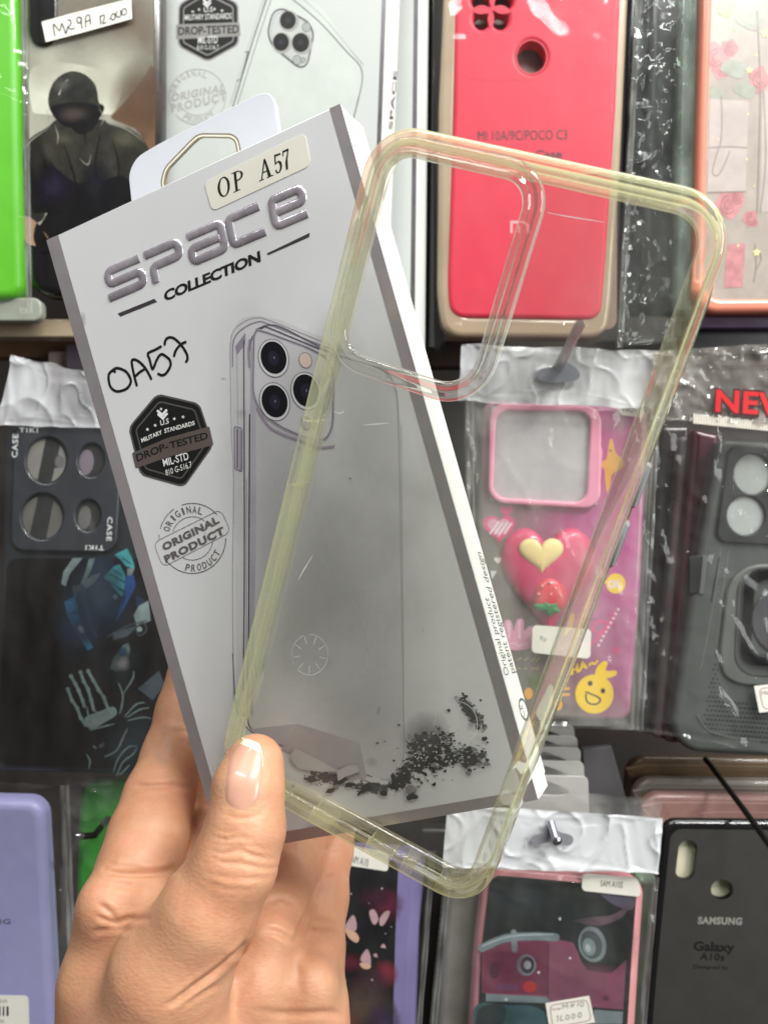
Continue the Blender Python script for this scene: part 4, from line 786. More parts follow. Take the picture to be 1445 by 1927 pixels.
# pink case with a printed car
pl = Pl.bg((1040, 1927), 386, yaw=-2)
PKF = pm("pink_bumper", (240, 164, 168), .35, var=.05, coat=.4)
t = slabcase("phone_case", pl, "pink bordered case printed with an old pink car", "phone case", rp([(914, 1634), (1216, 1660), (1206, 1800), (1190, 2070), (878, 2070), (896, 1800)], [30, 30, 0, 20, 20, 0], 8), 10, PKF, 4.5)
m = MB(pl); CAR = pm("car_pink", (116, 62, 84), .35, var=.15, nscale=70, coat=.3); CARD2 = pm("car_pink_dark", (98, 42, 64), .35, var=.2, nscale=70, coat=.3); CHM = pm("car_chrome", (106, 118, 122), .3, var=.2, nscale=90, coat=.3); TY = pm("car_tyre", (30, 36, 36), .35, var=.3, coat=.3); NG = pm("car_night", (22, 26, 29), .35, var=.4, nscale=35, coat=.15); RDL = pm("car_red_lamp", (150, 46, 50), .3)
m.flat(rp([(922, 1646), (1198, 1670), (1188, 1800), (1172, 2060), (894, 2060), (904, 1800)], [22, 22, 0, 14, 14, 0], 8), .05, NG)
m.flat(cat([(1130, 1676), (1192, 1682), (1188, 1712), (1150, 1700)], 4, True), .08, pm("car_mist", (78, 72, 88), .35, var=.2)); m.flat(cat([(1080, 1732), (1112, 1726), (1150, 1722), (1180, 1706), (1170, 1726), (1130, 1742), (1096, 1738)], 4, True), .08, pm("car_haze", (84, 66, 76), .35, var=.3))
m.flat([(906, 1790), (960, 1772), (1040, 1766), (1078, 1774), (1094, 1806), (1104, 1826), (1150, 1832), (1178, 1806), (1172, 1900), (1000, 1886), (906, 1868)], .08, CAR)
m.flat([(906, 1792), (960, 1774), (1030, 1768), (1032, 1872), (906, 1868)], .1, CARD2)
m.stroke([(1032, 1778), (1030, 1876)], 1.5, .14, TY); m.stroke([(906, 1784), (950, 1766), (1000, 1762), (1046, 1764)], 15, .16, CHM, smooth=4); m.stroke([(966, 1754), (968, 1788)], 11, .2, CHM); m.stroke([(908, 1780), (960, 1762), (1040, 1758)], 3, .22, pm("car_glint", (150, 160, 162), .3), smooth=4)
m.flat(cat([(1086, 1780), (1098, 1752), (1122, 1742), (1150, 1756), (1160, 1800), (1148, 1826), (1128, 1830), (1098, 1816)], 5, True), .13, TY); m.flat(ell(1114, 1777, 26, 34, -14), .18, CHM); m.flat(ell(1112, 1778, 20, 27, -14), .21, pm("hub_dark", (58, 68, 70), .3)); m.flat(ell(1108, 1782, 12, 17, -14), .24, CHM); m.flat(ell(1106, 1784, 5, 8, -14), .27, pm("car_glint", (150, 160, 162), .3))
m.flat(ell(990, 1816, 18, 20), .13, CHM); m.flat(ell(992, 1816, 13, 16), .16, pm("lamp_dark", (48, 52, 62), .25)); m.flat(ell(992, 1816, 7, 8), .2, pm("car_glint", (150, 160, 162), .3)); m.flat(ell(930, 1826, 8, 15), .13, pm("vent_dark", (66, 34, 52), .35)); m.stroke(ell(930, 1826, 8, 15), 1, .15, TY, closed=True); m.flat(ell(996, 1857, 13, 11), .13, RDL)
m.flat([(938, 1850), (976, 1852), (974, 1866), (936, 1864)], .13, pm("plate_plum", (92, 52, 78), .35)); m.flat([(914, 1870), (1028, 1876), (1036, 1888), (914, 1884)], .15, CHM); m.flat(ell(1140, 1878, 6, 5), .13, pm("vent_dark", (66, 34, 52), .35)); m.flat([(1118, 1900), (1172, 1904), (1170, 1927), (1116, 1927)], .13, CHM)
m.flat(cat([(898, 1890), (960, 1892), (1010, 1896), (1040, 1930), (960, 1960), (896, 1940)], 4, True), .12, pm("car_teal", (52, 82, 88), .35, var=.4, nscale=80)); m.flat(cat([(900, 1900), (940, 1888), (952, 1910), (930, 1950), (898, 1950)], 4, True), .14, TY)
for x, y in ((1053, 1729), (1072, 1803), (1013, 1830), (952, 1881)): m.flat([(x + 4 * (1 if k % 2 == 0 else .35) * math.sin(k * math.pi / 4), y - 4 * (1 if k % 2 == 0 else .35) * math.cos(k * math.pi / 4)) for k in range(8)], .3, pm("star_white", (205, 200, 205), .4))
for a_ in ((980, 1690, 50, 36, (52, 62, 68)), (1070, 1720, 50, 40, (40, 50, 50)), (1120, 1850, 50, 30, (150, 88, 112)), (960, 1810, 40, 30, (96, 40, 66)), (1080, 1860, 50, 34, (120, 66, 90)), (1170, 1770, 24, 50, (26, 30, 34)), (960, 1910, 60, 24, (44, 66, 72))): m.smear(*a_[:4], .29, a_[4], soft=1.2, nscale=80, namt=.6, dens=.5)
m.build("printed_artwork", t)
m = MB(pl); m.slab(rp([(1096, 1643), (1200, 1652), (1206, 1688), (1094, 1676)], 8), .8, .95, PAPER); m.text("SAM A10S", (1129, 1668), (1171, 1671), (1130, 1656), 1.0, BLACK, .0); m.build("name_label", t)
m = MB(pl); m.slab([(1026, 1888), (1108, 1874), (1119, 1924), (1034, 1940)], .8, .95, PAPER); TR = pm("tag_rose", (150, 92, 100), .5); m.stroke(rp([(1034, 1892), (1104, 1881), (1112, 1920), (1040, 1934)], 8, 4), 1.4, 1.0, TR, closed=True); m.text("Harga", (1038, 1902), (1055, 1899), (1037, 1897), 1.0, TR)
for s in ([(1058, 1898), (1059, 1890), (1063, 1895), (1067, 1889), (1068, 1897)], [(1074, 1896), (1075, 1889), (1078, 1894), (1080, 1887)], [(1086, 1894), (1088, 1886)], [(1093, 1886), (1091, 1891), (1095, 1894), (1098, 1888), (1094, 1885)], [(1048, 1922), (1050, 1912), (1047, 1913)], [(1056, 1911), (1054, 1920), (1060, 1919)], [(1066, 1911), (1064, 1917), (1069, 1918), (1070, 1911), (1066, 1910)], [(1077, 1909), (1075, 1915), (1080, 1916), (1081, 1909), (1077, 1908)], [(1089, 1907), (1087, 1913), (1092, 1914), (1093, 1907), (1089, 1906)]): m.stroke(s, 1.5, 1.02, GREYP, smooth=3)
m.build("price_tag", t)
pl = Pl.bg((1030, 1760), 382, yaw=-2)
hd = thing("plastic_bag", pl, "stitched clear bag over the pink car case", "plastic bag")
b = sheet(pl, [(838, 1640), (1236, 1650), (1204, 2030), (800, 2030)], film("stitched_film", tint=(250, 250, 250), milk=.03, milkrgb=(200, 200, 190), rough=.06, gloss=.8, bump=.35, bscale=70), 54, 80, 1.4, 40, 51, bulge=2.5, crk=1.3, seam=1); b.build("film", hd)
m = MB(pl); ST = pm("stitch_grey", (70, 70, 70), .5)
for k in range(34): m.stroke([(839 - k * 1.05, 1606 + k * 12), (838.6 - k * 1.05, 1611 + k * 12)], 1.6, .3, ST)
m.build("stitching", hd)
pl = Pl.bg((860, 1760), 398); m = MB(pl)
STRP = pm("grey_side_plastic", (128, 126, 118), .3, var=.25, nscale=35, coat=.5)
m.slab(rp([(846, 1640), (916, 1640), (890, 2060), (812, 2060)], 10), -8, 0, STRP, bev=3); tag(m.build("display_tray"), "grey clear tray side left of the pink car case", "tray")
pl = Pl.bg((1225, 1760), 397); m = MB(pl)
m.slab(rp([(1200, 1650), (1240, 1655), (1222, 2060), (1170, 2060)], 8), -8, 0, pm("pale_green_side", (158, 182, 160), .3, var=.12, coat=.5), bev=3); tag(m.build("display_tray"), "pale green tray side right of the pink car case", "tray")
pl = Pl.bg((1040, 1580), 380, yaw=-2)
b = sheet(pl, [(842, 1512), (1246, 1538), (1236, 1642), (832, 1632)], pm("white_bag_header", (200, 201, 204), .3, var=.03, coat=.3), 120, 50, 1.2, 36, 61, ridge=1.2, crk=.4); tag(b.build("bag_header"), "white crumpled bag header on a metal hook, above the pink car case", "bag header")
m = MB(pl); m.slab(cat([(998, 1582), (1006, 1572), (1024, 1566), (1034, 1550), (1042, 1548), (1050, 1564), (1074, 1572), (1078, 1584), (1066, 1592), (1040, 1584), (1010, 1590)], 5, True), 3.2, 3.4, pm("slot_dark", (124, 124, 130), .5)); tag(m.build("hook_eyelet"), "grey euro-slot opening of the lower white header", "eyelet")
V, Fs = tube([PT(1036, 1548, 378), PT(1042, 1568, 374), PT(1047, 1584, 371)], .0019); o = obj3("hook_rod", V, Fs, pm("hook_steel", (190, 188, 200), .3, metal=1)); tag(o, "short steel hook through the lower white header", "hook")
V, Fs = tube([PT(1046, 1580, 371.5), PT(1048, 1584, 370), PT(1049, 1586, 369.5)], [.0016, .0022, .0012]); obj3("hook_tip", V, Fs, CHR, o)
pl = Pl.bg((1040, 1500), 387); b = sheet(pl, [(1020, 1488), (1246, 1500), (1238, 1560), (1020, 1545)], FILMG, 24, 10, 1.2, 60, 71); tag(b.build("film_strip"), "clear film strip standing up behind the lower white header", "film strip")

# black case at bottom right
pl = Pl.bg((1330, 1927), 384, yaw=4)
BM = pm("matte_charcoal", (50, 48, 45), .5, var=.1, nscale=60, bump=.04, bscale=2500)
body = rp([(1246, 1543), (1700, 1548), (1660, 2080), (1196, 2080), (1222, 1800)], [26, 26, 20, 20, 0], 8)
pill = rp([(1278, 1580), (1314, 1582), (1305, 1658), (1269, 1655)], 18, 8); hole = ell(1358, 1674, 21, 19)
t = slabcase("phone_case", pl, "black glossy-rimmed case with silver lettering and pill-shaped camera hole", "phone case", body, 3.2, CB, 3.0, holes=[pill, hole])
m = MB(pl); m.slab([rp([(1262, 1560), (1690, 1566), (1650, 2080), (1214, 2080), (1238, 1800)], [22, 22, 10, 10, 0], 8), pill, hole], 0, .12, BM); m.build("matte_back", t)
m = MB(pl); m.text("SAMSUNG", (1312, 1738), (1395, 1740), (1313, 1724), .2, pm("silver_print", (158, 156, 150), .35, metal=.4), .05, 1.1); GL = pm("dark_gloss_print", (28, 27, 27), .2)
m.text("Galaxy", (1304, 1788), (1381, 1791), (1305, 1770), .2, GL, .03); m.text("A10s", (1316, 1806), (1362, 1808), (1317, 1792), .2, GL, .02, 1.1); m.text("Designed by", (1304, 1822), (1370, 1824), (1304, 1815), .2, GL, .01); m.build("lettering", t)
pl = Pl.bg((1310, 1640), 389.0); m = MB(pl); m.slab([(1255, 1570), (1400, 1570), (1400, 1710), (1250, 1710)], 0, .4, pm("backing_card_olive", (205, 198, 172), .6, var=.12)); tag(m.build("backing_card"), "dull olive backing card showing through the black case's camera holes", "card")
# ================================================================== HELD BOX
def fitrect(TL, TR, BR, BL, Wmm):
    R = np.array([ray(TL), -ray(TR), ray(BR), -ray(BL)], float).T
    t = np.linalg.svd(R)[2][-1]; t = t / t[0]
    Cn = [Vector(ray(p)) * float(t[i]) for i, p in enumerate((TL, TR, BR, BL))]
    s = Wmm * MM / (Cn[1] - Cn[0]).length; Cn = [c * s for c in Cn]
    n = (Cn[3] - Cn[0]).cross(Cn[1] - Cn[0]).normalized()
    if n.dot(-Cn[0]) < 0: n.negate()
    return Cn, n
BXQ = [(88, 452), (640, 195), (1012, 1505), (418, 1608)]
Cn, n = fitrect(*BXQ, 95.0)
BX = Pl((Cn[2] + Cn[3]) / 2, Cn[2] - Cn[3], n)
TH = 19.0
PEARL = pm("pearl_carton", (208, 208, 210), .42, var=.02, nscale=30, bump=.06, bscale=2500, coat=.12, coatr=.3)
SIDE_LIT = pm("side_carton_lit", (232, 233, 226), .42, var=.02)  # paler carton copy: light from the right painted into the side
box = thing("case_box", BX, "pearl white phone case box with silver lettering, held in the hand", "box")
m = MB(BX); m.slab(BXQ, -TH, 0, PEARL, bev=.35, bottom=True); m.build("carton", box)
# silver borders
FO = pm("border_foil", (200, 190, 194), .3, metal=.72, var=.15, nscale=30, bump=.1, bscale=300)
for q in ([(88, 452), (110, 442), (438, 1604), (418, 1608)], [(620, 204), (640, 195), (1012, 1505), (989, 1509)], [(432, 1583), (984, 1488), (988.5, 1508), (438.5, 1604)]):
    m = MB(BX); m.flat(q, .06, FO); m.build("foil_border", box)
# hang tab
m = MB(BX)
tab = rp([(252, 420), (240, 306), (300, 270), (500, 170), (516, 186), (532, 300)], [0, 34, 10, 26, 12, 0], 8)
hole = rp([(306, 345), (312, 318), (366, 262), (377, 255), (444, 256), (450, 285), (448, 300), (380, 330), (312, 362)], [6, 10, 14, 8, 14, 4, 0, 0, 0], 6)
GOLD = pm("tab_edge_foil", (214, 200, 168), .25, metal=.7, var=.1)
m.slab([tab, hole], -TH - .2, -TH + 1.6, pm("tab_card", (214, 216, 224), .42, var=.02), bev=.15, bottom=True); m.stroke(hole, 9, -TH + 1.62, GOLD, closed=True); m.stroke(hole, 3, -TH + 1.66, pm('tab_edge_shine', (240, 236, 224), .3), closed=True); m.build("hang_tab", box)
m = MB(BX); m.slab([tab[0:1] and [Vector((0, 0))]][0:0] or [hole, [ (Vector(p) + (Vector((380, 310)) - Vector(p)) * .02) for p in hole]], -TH + .1, -TH + 1.55, GOLD); m.build("tab_edge", box)
# sticker
m = MB(BX); STK = pm("cream_sticker", (222, 218, 206), .4, var=.02, coat=.2)
m.slab(rp([(384, 343), (574, 249), (585, 311), (399, 398)], [10, 13, 12, 12], 6), .02, .14, STK, bev=.03)
def glyphs(mb, P, A, B, Cc, h, mat):
    """letter polygons in a 0..1 x 0..1 cell laid on baseline A-B with cap top Cc (photo pixels)"""
    a, b, c = Vector(A), Vector(B), Vector(Cc)
    for L in P:
        q = [tuple(a + (b - a) * x + (c - a) * y) for x, y in L]; mb.flat(q, h, mat)
def ser(x, w, segs): return [[(x + w * px, py) for px, py in s] for s in segs]
def thickline(p, q, t):
    p, q = Vector(p), Vector(q); d = (q - p).normalized(); nn = Vector((-d.y, d.x)) * t / 2; return [tuple(p + nn), tuple(q + nn), tuple(q - nn), tuple(p - nn)]
# thick-and-thin serif letters O P A 5 7
def ring(cx, cy, rx, ry, tx, ty, a0=0, a1=360, n=24):
    o = ell(cx, cy, rx, ry, 0, n, a0, a1); i = ell(cx, cy, rx - tx, ry - ty, 0, n, a0, a1); return [tuple(v) for v in o], [tuple(v) for v in i]
def g_O(x):
    o, i = ring(x + .085, .5, .085, .5, .034, .06); return o, i
SA, SB, SC_ = (412, 375), (547, 316), (408, 338)
def quad(p): a, b, c = Vector(SA), Vector(SB), Vector(SC_); return tuple(a + (b - a) * p[0] + (c - a) * p[1])
o, i = g_O(0.0); m.flat([quad(p) for p in o], .17, BLACK, [[quad(p) for p in i]])
for L in ([(.235, 0), (.27, 0), (.27, 1), (.235, 1)], [(.205, 0), (.30, 0), (.30, .05), (.205, .05)], [(.205, .95), (.30, .95), (.30, 1), (.205, 1)],
          [(.27, .95), (.31, .95), (.345, .88), (.362, .74), (.345, .58), (.31, .5), (.27, .5), (.27, .56), (.305, .57), (.325, .65), (.328, .75), (.322, .86), (.30, .93), (.27, .93)],
          [(.565, 0), (.63, 0), (.63, .05), (.565, .05)], [(.67, 0), (.76, 0), (.76, .05), (.67, .05)], [(.59, .04), (.605, .04), (.672, .92), (.665, 1), (.655, 1)], [(.69, .04), (.732, .04), (.675, 1), (.655, 1)], [(.615, .33), (.70, .33), (.70, .39), (.62, .39)],
          [(.80, .98), (.885, .95), (.885, .86), (.80, .88)], [(.80, .98), (.817, .98), (.815, .52), (.795, .48)],
          [(.797, .5), (.83, .60), (.862, .60), (.887, .48), (.892, .30), (.875, .10), (.845, 0), (.81, .03), (.792, .14), (.797, .22), (.812, .22), (.818, .1), (.838, .06), (.858, .18), (.862, .34), (.852, .50), (.83, .55), (.81, .47)],
          [(.915, 1), (1.0, 1), (1.0, .9), (.915, .9)], [(.915, 1), (.93, 1), (.925, .72), (.912, .72)], [(.985, .92), (1.0, .92), (.972, .5), (.966, 0), (.935, 0), (.94, .4)]):
    m.flat([quad(p) for p in L], .17, BLACK)
m.build("model_sticker", box)
# embossed silver word
m = MB(BX); EMB = pm("embossed_silver", (226, 217, 232), .22, metal=.8, var=.3, nscale=90, bump=.25, bscale=350)
LA, LB, LC = (209, 568), (584, 407), (195, 507)
LC2 = (570, 343)
def lq(p):
    a, b, c, d = Vector(LA), Vector(LB), Vector(LC), Vector(LC2); lo = a.lerp(b, p[0]); hi = c.lerp(d, p[0]); return tuple(lo.lerp(hi, p[1]))
def emboss(path, w=.0, thick=15.5, closed=False):
    Q = [m.pl.uv(lq(p)) for p in path]
    sc = m.pl.sc((390, 460)); hw = thick / 2 * sc
    # smooth corners
    px = []
    P = [Vector(lq(p)) for p in path]; R = rp(P, 11, 4) if closed else None
    if not closed:
        full = rp(P + [P[0]], 11, 4) if False else None
        R = [P[0]]
        for k in range(1, len(P) - 1):
            a, b, c = P[k - 1], P[k], P[k + 1]; r = min(11, (a - b).length * .45, (c - b).length * .45); A_ = b + (a - b).normalized() * r; B_ = b + (c - b).normalized() * r
            for j in range(6): t = j / 5; R.append(A_ * (1 - t) ** 2 + b * 2 * t * (1 - t) + B_ * t * t)
        R.append(P[-1])
    Q = clean([m.pl.uv(p) for p in R]); N = len(Q); V = []; Fs = []; prof = [(-1, 0), (-.86, .35), (-.5, .6), (0, .68), (.5, .6), (.86, .35), (1, 0)]
    for k in range(N):
        a, b = (Q[k - 1], Q[(k + 1) % N]) if closed else (Q[max(0, k - 1)], Q[min(N - 1, k + 1)])
        t = (b - a).normalized(); nn = Vector((-t.y, t.x))
        for x, z in prof:
            q = Q[k] + nn * hw * x; V.append(Vector((q.x, q.y, (.03 + z * .55) * MM)))
    M_ = len(prof)
    for k in range(N if closed else N - 1):
        k2 = (k + 1) % N
        for j in range(M_ - 1): Fs.append((k * M_ + j, k2 * M_ + j, k2 * M_ + j + 1, k * M_ + j + 1))
    if not closed:
        Fs.append(tuple(range(M_))); Fs.append(tuple(range((N - 1) * M_, N * M_))[::-1])
    m.add(V, Fs, EMB)
y0, y1, ym = .12, .88, .5
emboss([(.175, y1), (.015, y1), (.012, ym), (.172, ym), (.172, y0), (.0, y0)])
emboss([(.205, y1), (.365, y1), (.365, .47), (.228, .47), (.228, .0)])
emboss([(.42, y1), (.58, y1), (.58, y0), (.42, y0), (.42, .5), (.56, .5)])
emboss([(.775, y1), (.62, y1), (.62, y0), (.78, y0)])
emboss([(.99, y0), (.835, y0), (.835, y1), (.98, y1), (.985, .5), (.85, .5)])
m.build("embossed_word", box)
m = MB(BX); FOD = pm("line_foil", (120, 112, 122), .3, metal=.9, var=.2)
m.flat([(222, 590), (291, 562), (296, 568), (227, 596)], .05, FOD); m.flat([(502, 477), (583, 438), (582, 446), (505, 480)], .05, FOD)
m.text("COLLECTION", (310, 567), (491, 491), (308, 547), .05, BLACK, .042, .95); m.build("printed_subtitle", box)
# handwritten model number
m = MB(BX); k = 190 / 1445
for s in ([(205, 605), (165, 590), (120, 640), (115, 720), (140, 820), (210, 880), (290, 880), (380, 840), (430, 760), (420, 690), (370, 610), (290, 565), (220, 555), (165, 590)],
          [(515, 800), (480, 660), (455, 540), (445, 455), (475, 430), (540, 455), (620, 530), (680, 620), (722, 705)], [(505, 660), (560, 610), (640, 560)],
          [(860, 245), (780, 290), (700, 325), (675, 360), (700, 430), (735, 560), (760, 540), (800, 440), (840, 375), (880, 355), (940, 390), (990, 440), (1000, 510), (970, 580), (920, 640), (870, 655), (825, 635)],
          [(915, 215), (925, 160), (960, 120), (1020, 115), (1080, 150), (1150, 220), (1210, 310), (1240, 380), (1240, 430), (1222, 460)], [(1050, 380), (1070, 310), (1120, 240), (1170, 200), (1215, 180)]):
    m.stroke([(190 + x * k, 620 + y * k) for x, y in s], 4.6, .06, INK, smooth=4)
m.build("handwriting", box)
# badge and stamp
m = MB(BX); q = 210 / 1124
def bq(x, y): return (240 + x * q, 730 + y * q)
badge(m, dict(hex=[bq(300, 55), bq(728, 155), bq(868, 580), bq(570, 1003), bq(130, 880), bq(10, 400)], r=11, band=rp([bq(48, 655), bq(400, 505), bq(825, 388), bq(868, 575), bq(430, 690), bq(85, 810)], 2),
              stars=[(*bq(203, 418), 3.6), (*bq(281, 377), 3.6), (*bq(474, 311), 3.6), (*bq(561, 293), 3.6), (*bq(340, 212), 3.2)], chev=[bq(350, 250), bq(355, 285)]),
      [("U.S", bq(335, 380), bq(420, 355), bq(330, 325), LT, .01), ("MILITARY", bq(148, 550), bq(355, 462), bq(136, 508), LT, .02), ("STANDARDS", bq(376, 455), bq(680, 372), bq(370, 410), LT, .02), ("DROP-", bq(100, 742), bq(415, 615), bq(84, 668), BD, .02), ("TESTED", bq(432, 612), bq(815, 510), bq(420, 540), BD, .02),
       ("MIL-STD", bq(368, 792), bq(622, 718), bq(352, 715), LT, .012), ("810 G-516.7", bq(390, 884), bq(652, 798), bq(380, 822), LT, .0)], LT, BD, pm("badge_bronze", (118, 106, 102), .3, metal=.5, var=.15), pm("badge_rim_grey", (96, 92, 92), .35, metal=.3), 1.15)
SG = pm("stamp_grey", (98, 92, 92), .5, var=.1); cx, cy = bq(655, 1515)
for rx, a0, a1, w in ((68, 196, 236, 1.2), (68, 252, 317, 1.4), (68, 0, 135, 1.4), (68, 180, 186, 1), (42, 200, 305, 1), (42, 10, 118, 1)): m.stroke(ell(cx, cy, rx * .92, rx * .97, 0, 30, a0, a1), w, .05, SG)
m.stroke(rp([bq(262, 1560), bq(940, 1222), bq(1042, 1450), bq(360, 1806)], 12), .9, .05, SG, closed=True)
m.text("ORIGINAL", bq(368, 1640), bq(930, 1352), bq(340, 1570), .07, SG, .05, 1.1); m.text("PRODUCT", bq(390, 1762), bq(985, 1462), bq(362, 1690), .07, SG, .05, 1.12)
m.arctext("ORIGINAL", cx, cy, 45, 48, 0, 200, 288, 13, .06, SG, bold=.01); m.arctext("PRODUCT", cx, cy, 59, 62, 0, 100, 30, 13, .06, SG, flip=True, bold=.01)
m.build("badge_print", box)
m = MB(BX); random.seed(5)
for _ in range(20): m.smear(random.uniform(150, 900), random.uniform(560, 1480), random.uniform(3, 16), random.uniform(2, 12), .03, (150, 148, 148), rot=random.uniform(0, 90), soft=1.0, nscale=300, namt=.9, dens=random.uniform(.12, .4), rough=.5)
m.build("worn_print", box)
# picture of a clear-cased phone
m = MB(BX); PB2 = pm("picture_body", (196, 195, 198), .42, var=.02); PL1 = pm("picture_line", (96, 90, 104), .45); PL2 = pm("picture_soft", (160, 156, 166), .45, var=.1); PL3 = pm("picture_mauve", (138, 126, 142), .45, var=.15); DKL = pm("lens_black", (16, 15, 22), .3)
m.flat(rp([(436, 600), (500, 590), (735, 690), (752, 760), (756, 1452), (740, 1475), (470, 1370), (446, 1320)], [40, 40, 40, 20, 30, 20, 20, 30], 6), .03, PB2)
for a_ in ((640, 1180, 120, 300, (172, 171, 172), .55), (560, 1000, 90, 300, (186, 185, 188), .5), (700, 900, 60, 250, (190, 190, 190), .4)): m.smear(*a_[:4], .035, a_[4], rot=0, soft=1.4, nscale=40, namt=.25, dens=a_[5], rough=.42)
m.flat([(471, 660), (480, 640), (482, 1000), (476, 1350), (470, 1340)], .04, PL2)
for s, w, c in (([(434, 700), (434, 650), (440, 622), (462, 604), (482, 598), (505, 602), (600, 640), (650, 660)], 1.6, PL2), ([(438, 690), (440, 640), (458, 618), (484, 606), (506, 610), (600, 648), (640, 662)], 2.4, PL3), ([(470, 660), (473, 640), (480, 628), (496, 616), (508, 618), (600, 656), (660, 676), (706, 690), (728, 702), (738, 716)], 3, PL1), ([(650, 662), (700, 680), (724, 694), (738, 714), (746, 740)], 2.2, PL2),
                ([(434, 690), (436, 820), (440, 900), (438, 1100), (440, 1330)], 1.4, PL2), ([(446, 660), (448, 800)], 1, PL2), ([(459, 640), (460, 900), (460, 1100), (458, 1300)], 2.6, PL1), ([(470, 780), (469, 1000), (468, 1200), (466, 1345), (474, 1372)], 2.0, DKL), ([(464, 900), (464, 1300)], 1.1, PL3), ([(438, 1230), (445, 1330), (462, 1366), (500, 1392), (600, 1424), (700, 1462)], 1.8, PL1),
                ([(746, 735), (750, 800), (754, 1000), (757, 1200), (760, 1400), (754, 1440), (738, 1464), (716, 1466)], 1.6, PL2), ([(755, 800), (757, 1000), (760, 1300)], 1, PL2), ([(485, 1388), (560, 1416), (640, 1446), (700, 1474), (725, 1477)], 2, PL3)): m.stroke(s, w, .06, c, smooth=4)
m.flat([(443, 652), (462, 626), (462, 648), (446, 668)], .05, PL3)
m.flat(rp([(441, 802), (456, 806), (456, 888), (442, 882)], 4), .07, PL2); m.stroke(rp([(441, 802), (456, 806), (456, 888), (442, 882)], 4), 1.2, .09, PL1, closed=True); m.stroke([(447, 808), (447, 880)], 2.5, .09, PL1); m.stroke([(453, 812), (453, 884)], 3.4, .09, PL3)
CMP = rp([(478, 622), (492, 622), (600, 662), (628, 690), (626, 824), (590, 830), (510, 796), (476, 756)], [20, 20, 30, 30, 40, 30, 40, 30], 6)
m.flat(CMP, .08, pm("camera_plate_print", (186, 184, 188), .4)); m.stroke(CMP, 5, .1, PL2, closed=True); m.stroke(CMP, 1.6, .12, PL1, closed=True)
for s, w, c in (([(482, 620), (520, 612), (600, 652), (640, 672)], 2, PL1), ([(484, 770), (510, 806), (560, 828), (600, 842), (628, 840)], 4.5, PL3), ([(470, 640), (468, 660), (470, 690)], 4, PL3)): m.stroke(s, w, .11, c, smooth=4)
for x, y in ((515, 674), (517, 756), (576, 736)):
    m.flat(ell(x, y, 29, 37, -14), .13, PL1); m.flat(ell(x, y, 27.5, 35.5, -14), .15, pm("lens_rim_print", (200, 199, 202), .35)); m.flat(ell(x, y - 1, 24, 31, -14), .17, DKL); m.flat(ell(x, y, 10, 14, -14), .19, pm("lens_glow", (34, 32, 48), .3)); m.flat(ell(x + 1, y - 1, 2, 2.6), .21, pm("lens_glint", (90, 92, 116), .3))
m.stroke(ell(575, 678, 11, 14, -14), 2, .13, PL1, closed=True); m.flat(ell(575, 678, 11, 14, -14), .14, pm("flash_print", (208, 188, 176), .35))
m.flat(ell(576, 797, 9, 14, -10), .13, PL1); m.flat(ell(577, 797, 6, 10, -10), .15, PL2)
# dark port shadow and black powder at the foot of the picture
m.flat([(560, 1362), (676, 1398), (690, 1462), (652, 1470), (530, 1412)], .07, pm("picture_port", (158, 150, 153), .45, var=.12))
m.flat([(470, 1372), (560, 1362), (540, 1404), (500, 1392)], .065, PL2)
PW = pm("powder_print", (30, 29, 29), .5, var=.4, nscale=300); PWG = pm("powder_grey", (118, 117, 116), .5, var=.3, nscale=300)
for a_ in ((806, 1418, 62, 30, -32, PW, 1.0), (800, 1410, 44, 34, -40, PW, 1.0), (850, 1428, 60, 16, -10, PW, .95), (760, 1462, 40, 20, -30, PW, .95), (800, 1385, 40, 36, -30, PWG, .55), (700, 1482, 44, 11, 14, PW, .7), (622, 1464, 46, 12, 22, PW, .7), (884, 1338, 14, 46, -26, PW, .8), (890, 1428, 30, 14, -8, PW, .8)):
    m.smear(*a_[:4], .075, (30, 29, 29) if a_[5] is PW else (96, 95, 95), rot=a_[4], soft=.22 if a_[5] is PW else 1.2, nscale=520 if a_[5] is PW else 120, namt=1.5 if a_[5] is PW else .4, dens=a_[6], rough=.5)
random.seed(11)
def grain(x, y, r, h):
    n = random.randint(5, 8); a = random.random() * 3
    m.flat([(x + r * random.uniform(.45, 1.25) * math.cos(a + 6.283 * i / n) * 1.25, y + r * random.uniform(.45, 1.1) * math.sin(a + 6.283 * i / n)) for i in range(n)], h, random.choice((PW, PW, PWG)))
for _ in range(190):
    x = random.gauss(812, 34); y = random.gauss(1412, 22) - (x - 812) * .12
    if y > 1475: continue
    grain(x, y, abs(random.gauss(0, 1.7)) + .5, .11)
for _ in range(95):
    t = random.random(); x = 560 + t * 350 + random.gauss(0, 16); y = 1462 + 26 * math.sin(t * 3) - max(0, t - .55) * 150 + random.gauss(0, 9)
    if 920 > x > 548: grain(x, min(y, 1496), abs(random.gauss(0, 2.0)) + .5, .11)
for _ in range(60): grain(random.gauss(880, 20), random.gauss(1428, 12), abs(random.gauss(0, 2.6)) + .7, .11)
for _ in range(45):
    t = random.random(); grain(866 + t * 38 + random.gauss(0, 2.5), 1300 + t * 70 + random.gauss(0, 4), abs(random.gauss(0, 1.6)) + .5, .11)
for x, y, r in ((612, 1462, 10), (640, 1470, 9), (656, 1478, 9), (586, 1466, 8), (622, 1488, 8), (690, 1482, 8), (722, 1494, 8), (770, 1486, 10), (776, 1500, 9), (846, 1428, 9), (890, 1424, 8), (700, 1292, 0), (912, 1390, 5), (904, 1318, 3)):
    if r: grain(x, y, r, .115)
for _ in range(46): grain(random.uniform(470, 930), random.uniform(900, 1330), abs(random.gauss(0, .8)) + .4, .05) if random.random() < .35 else None
WG = pm("powder_white_fleck", (188, 188, 186), .5)
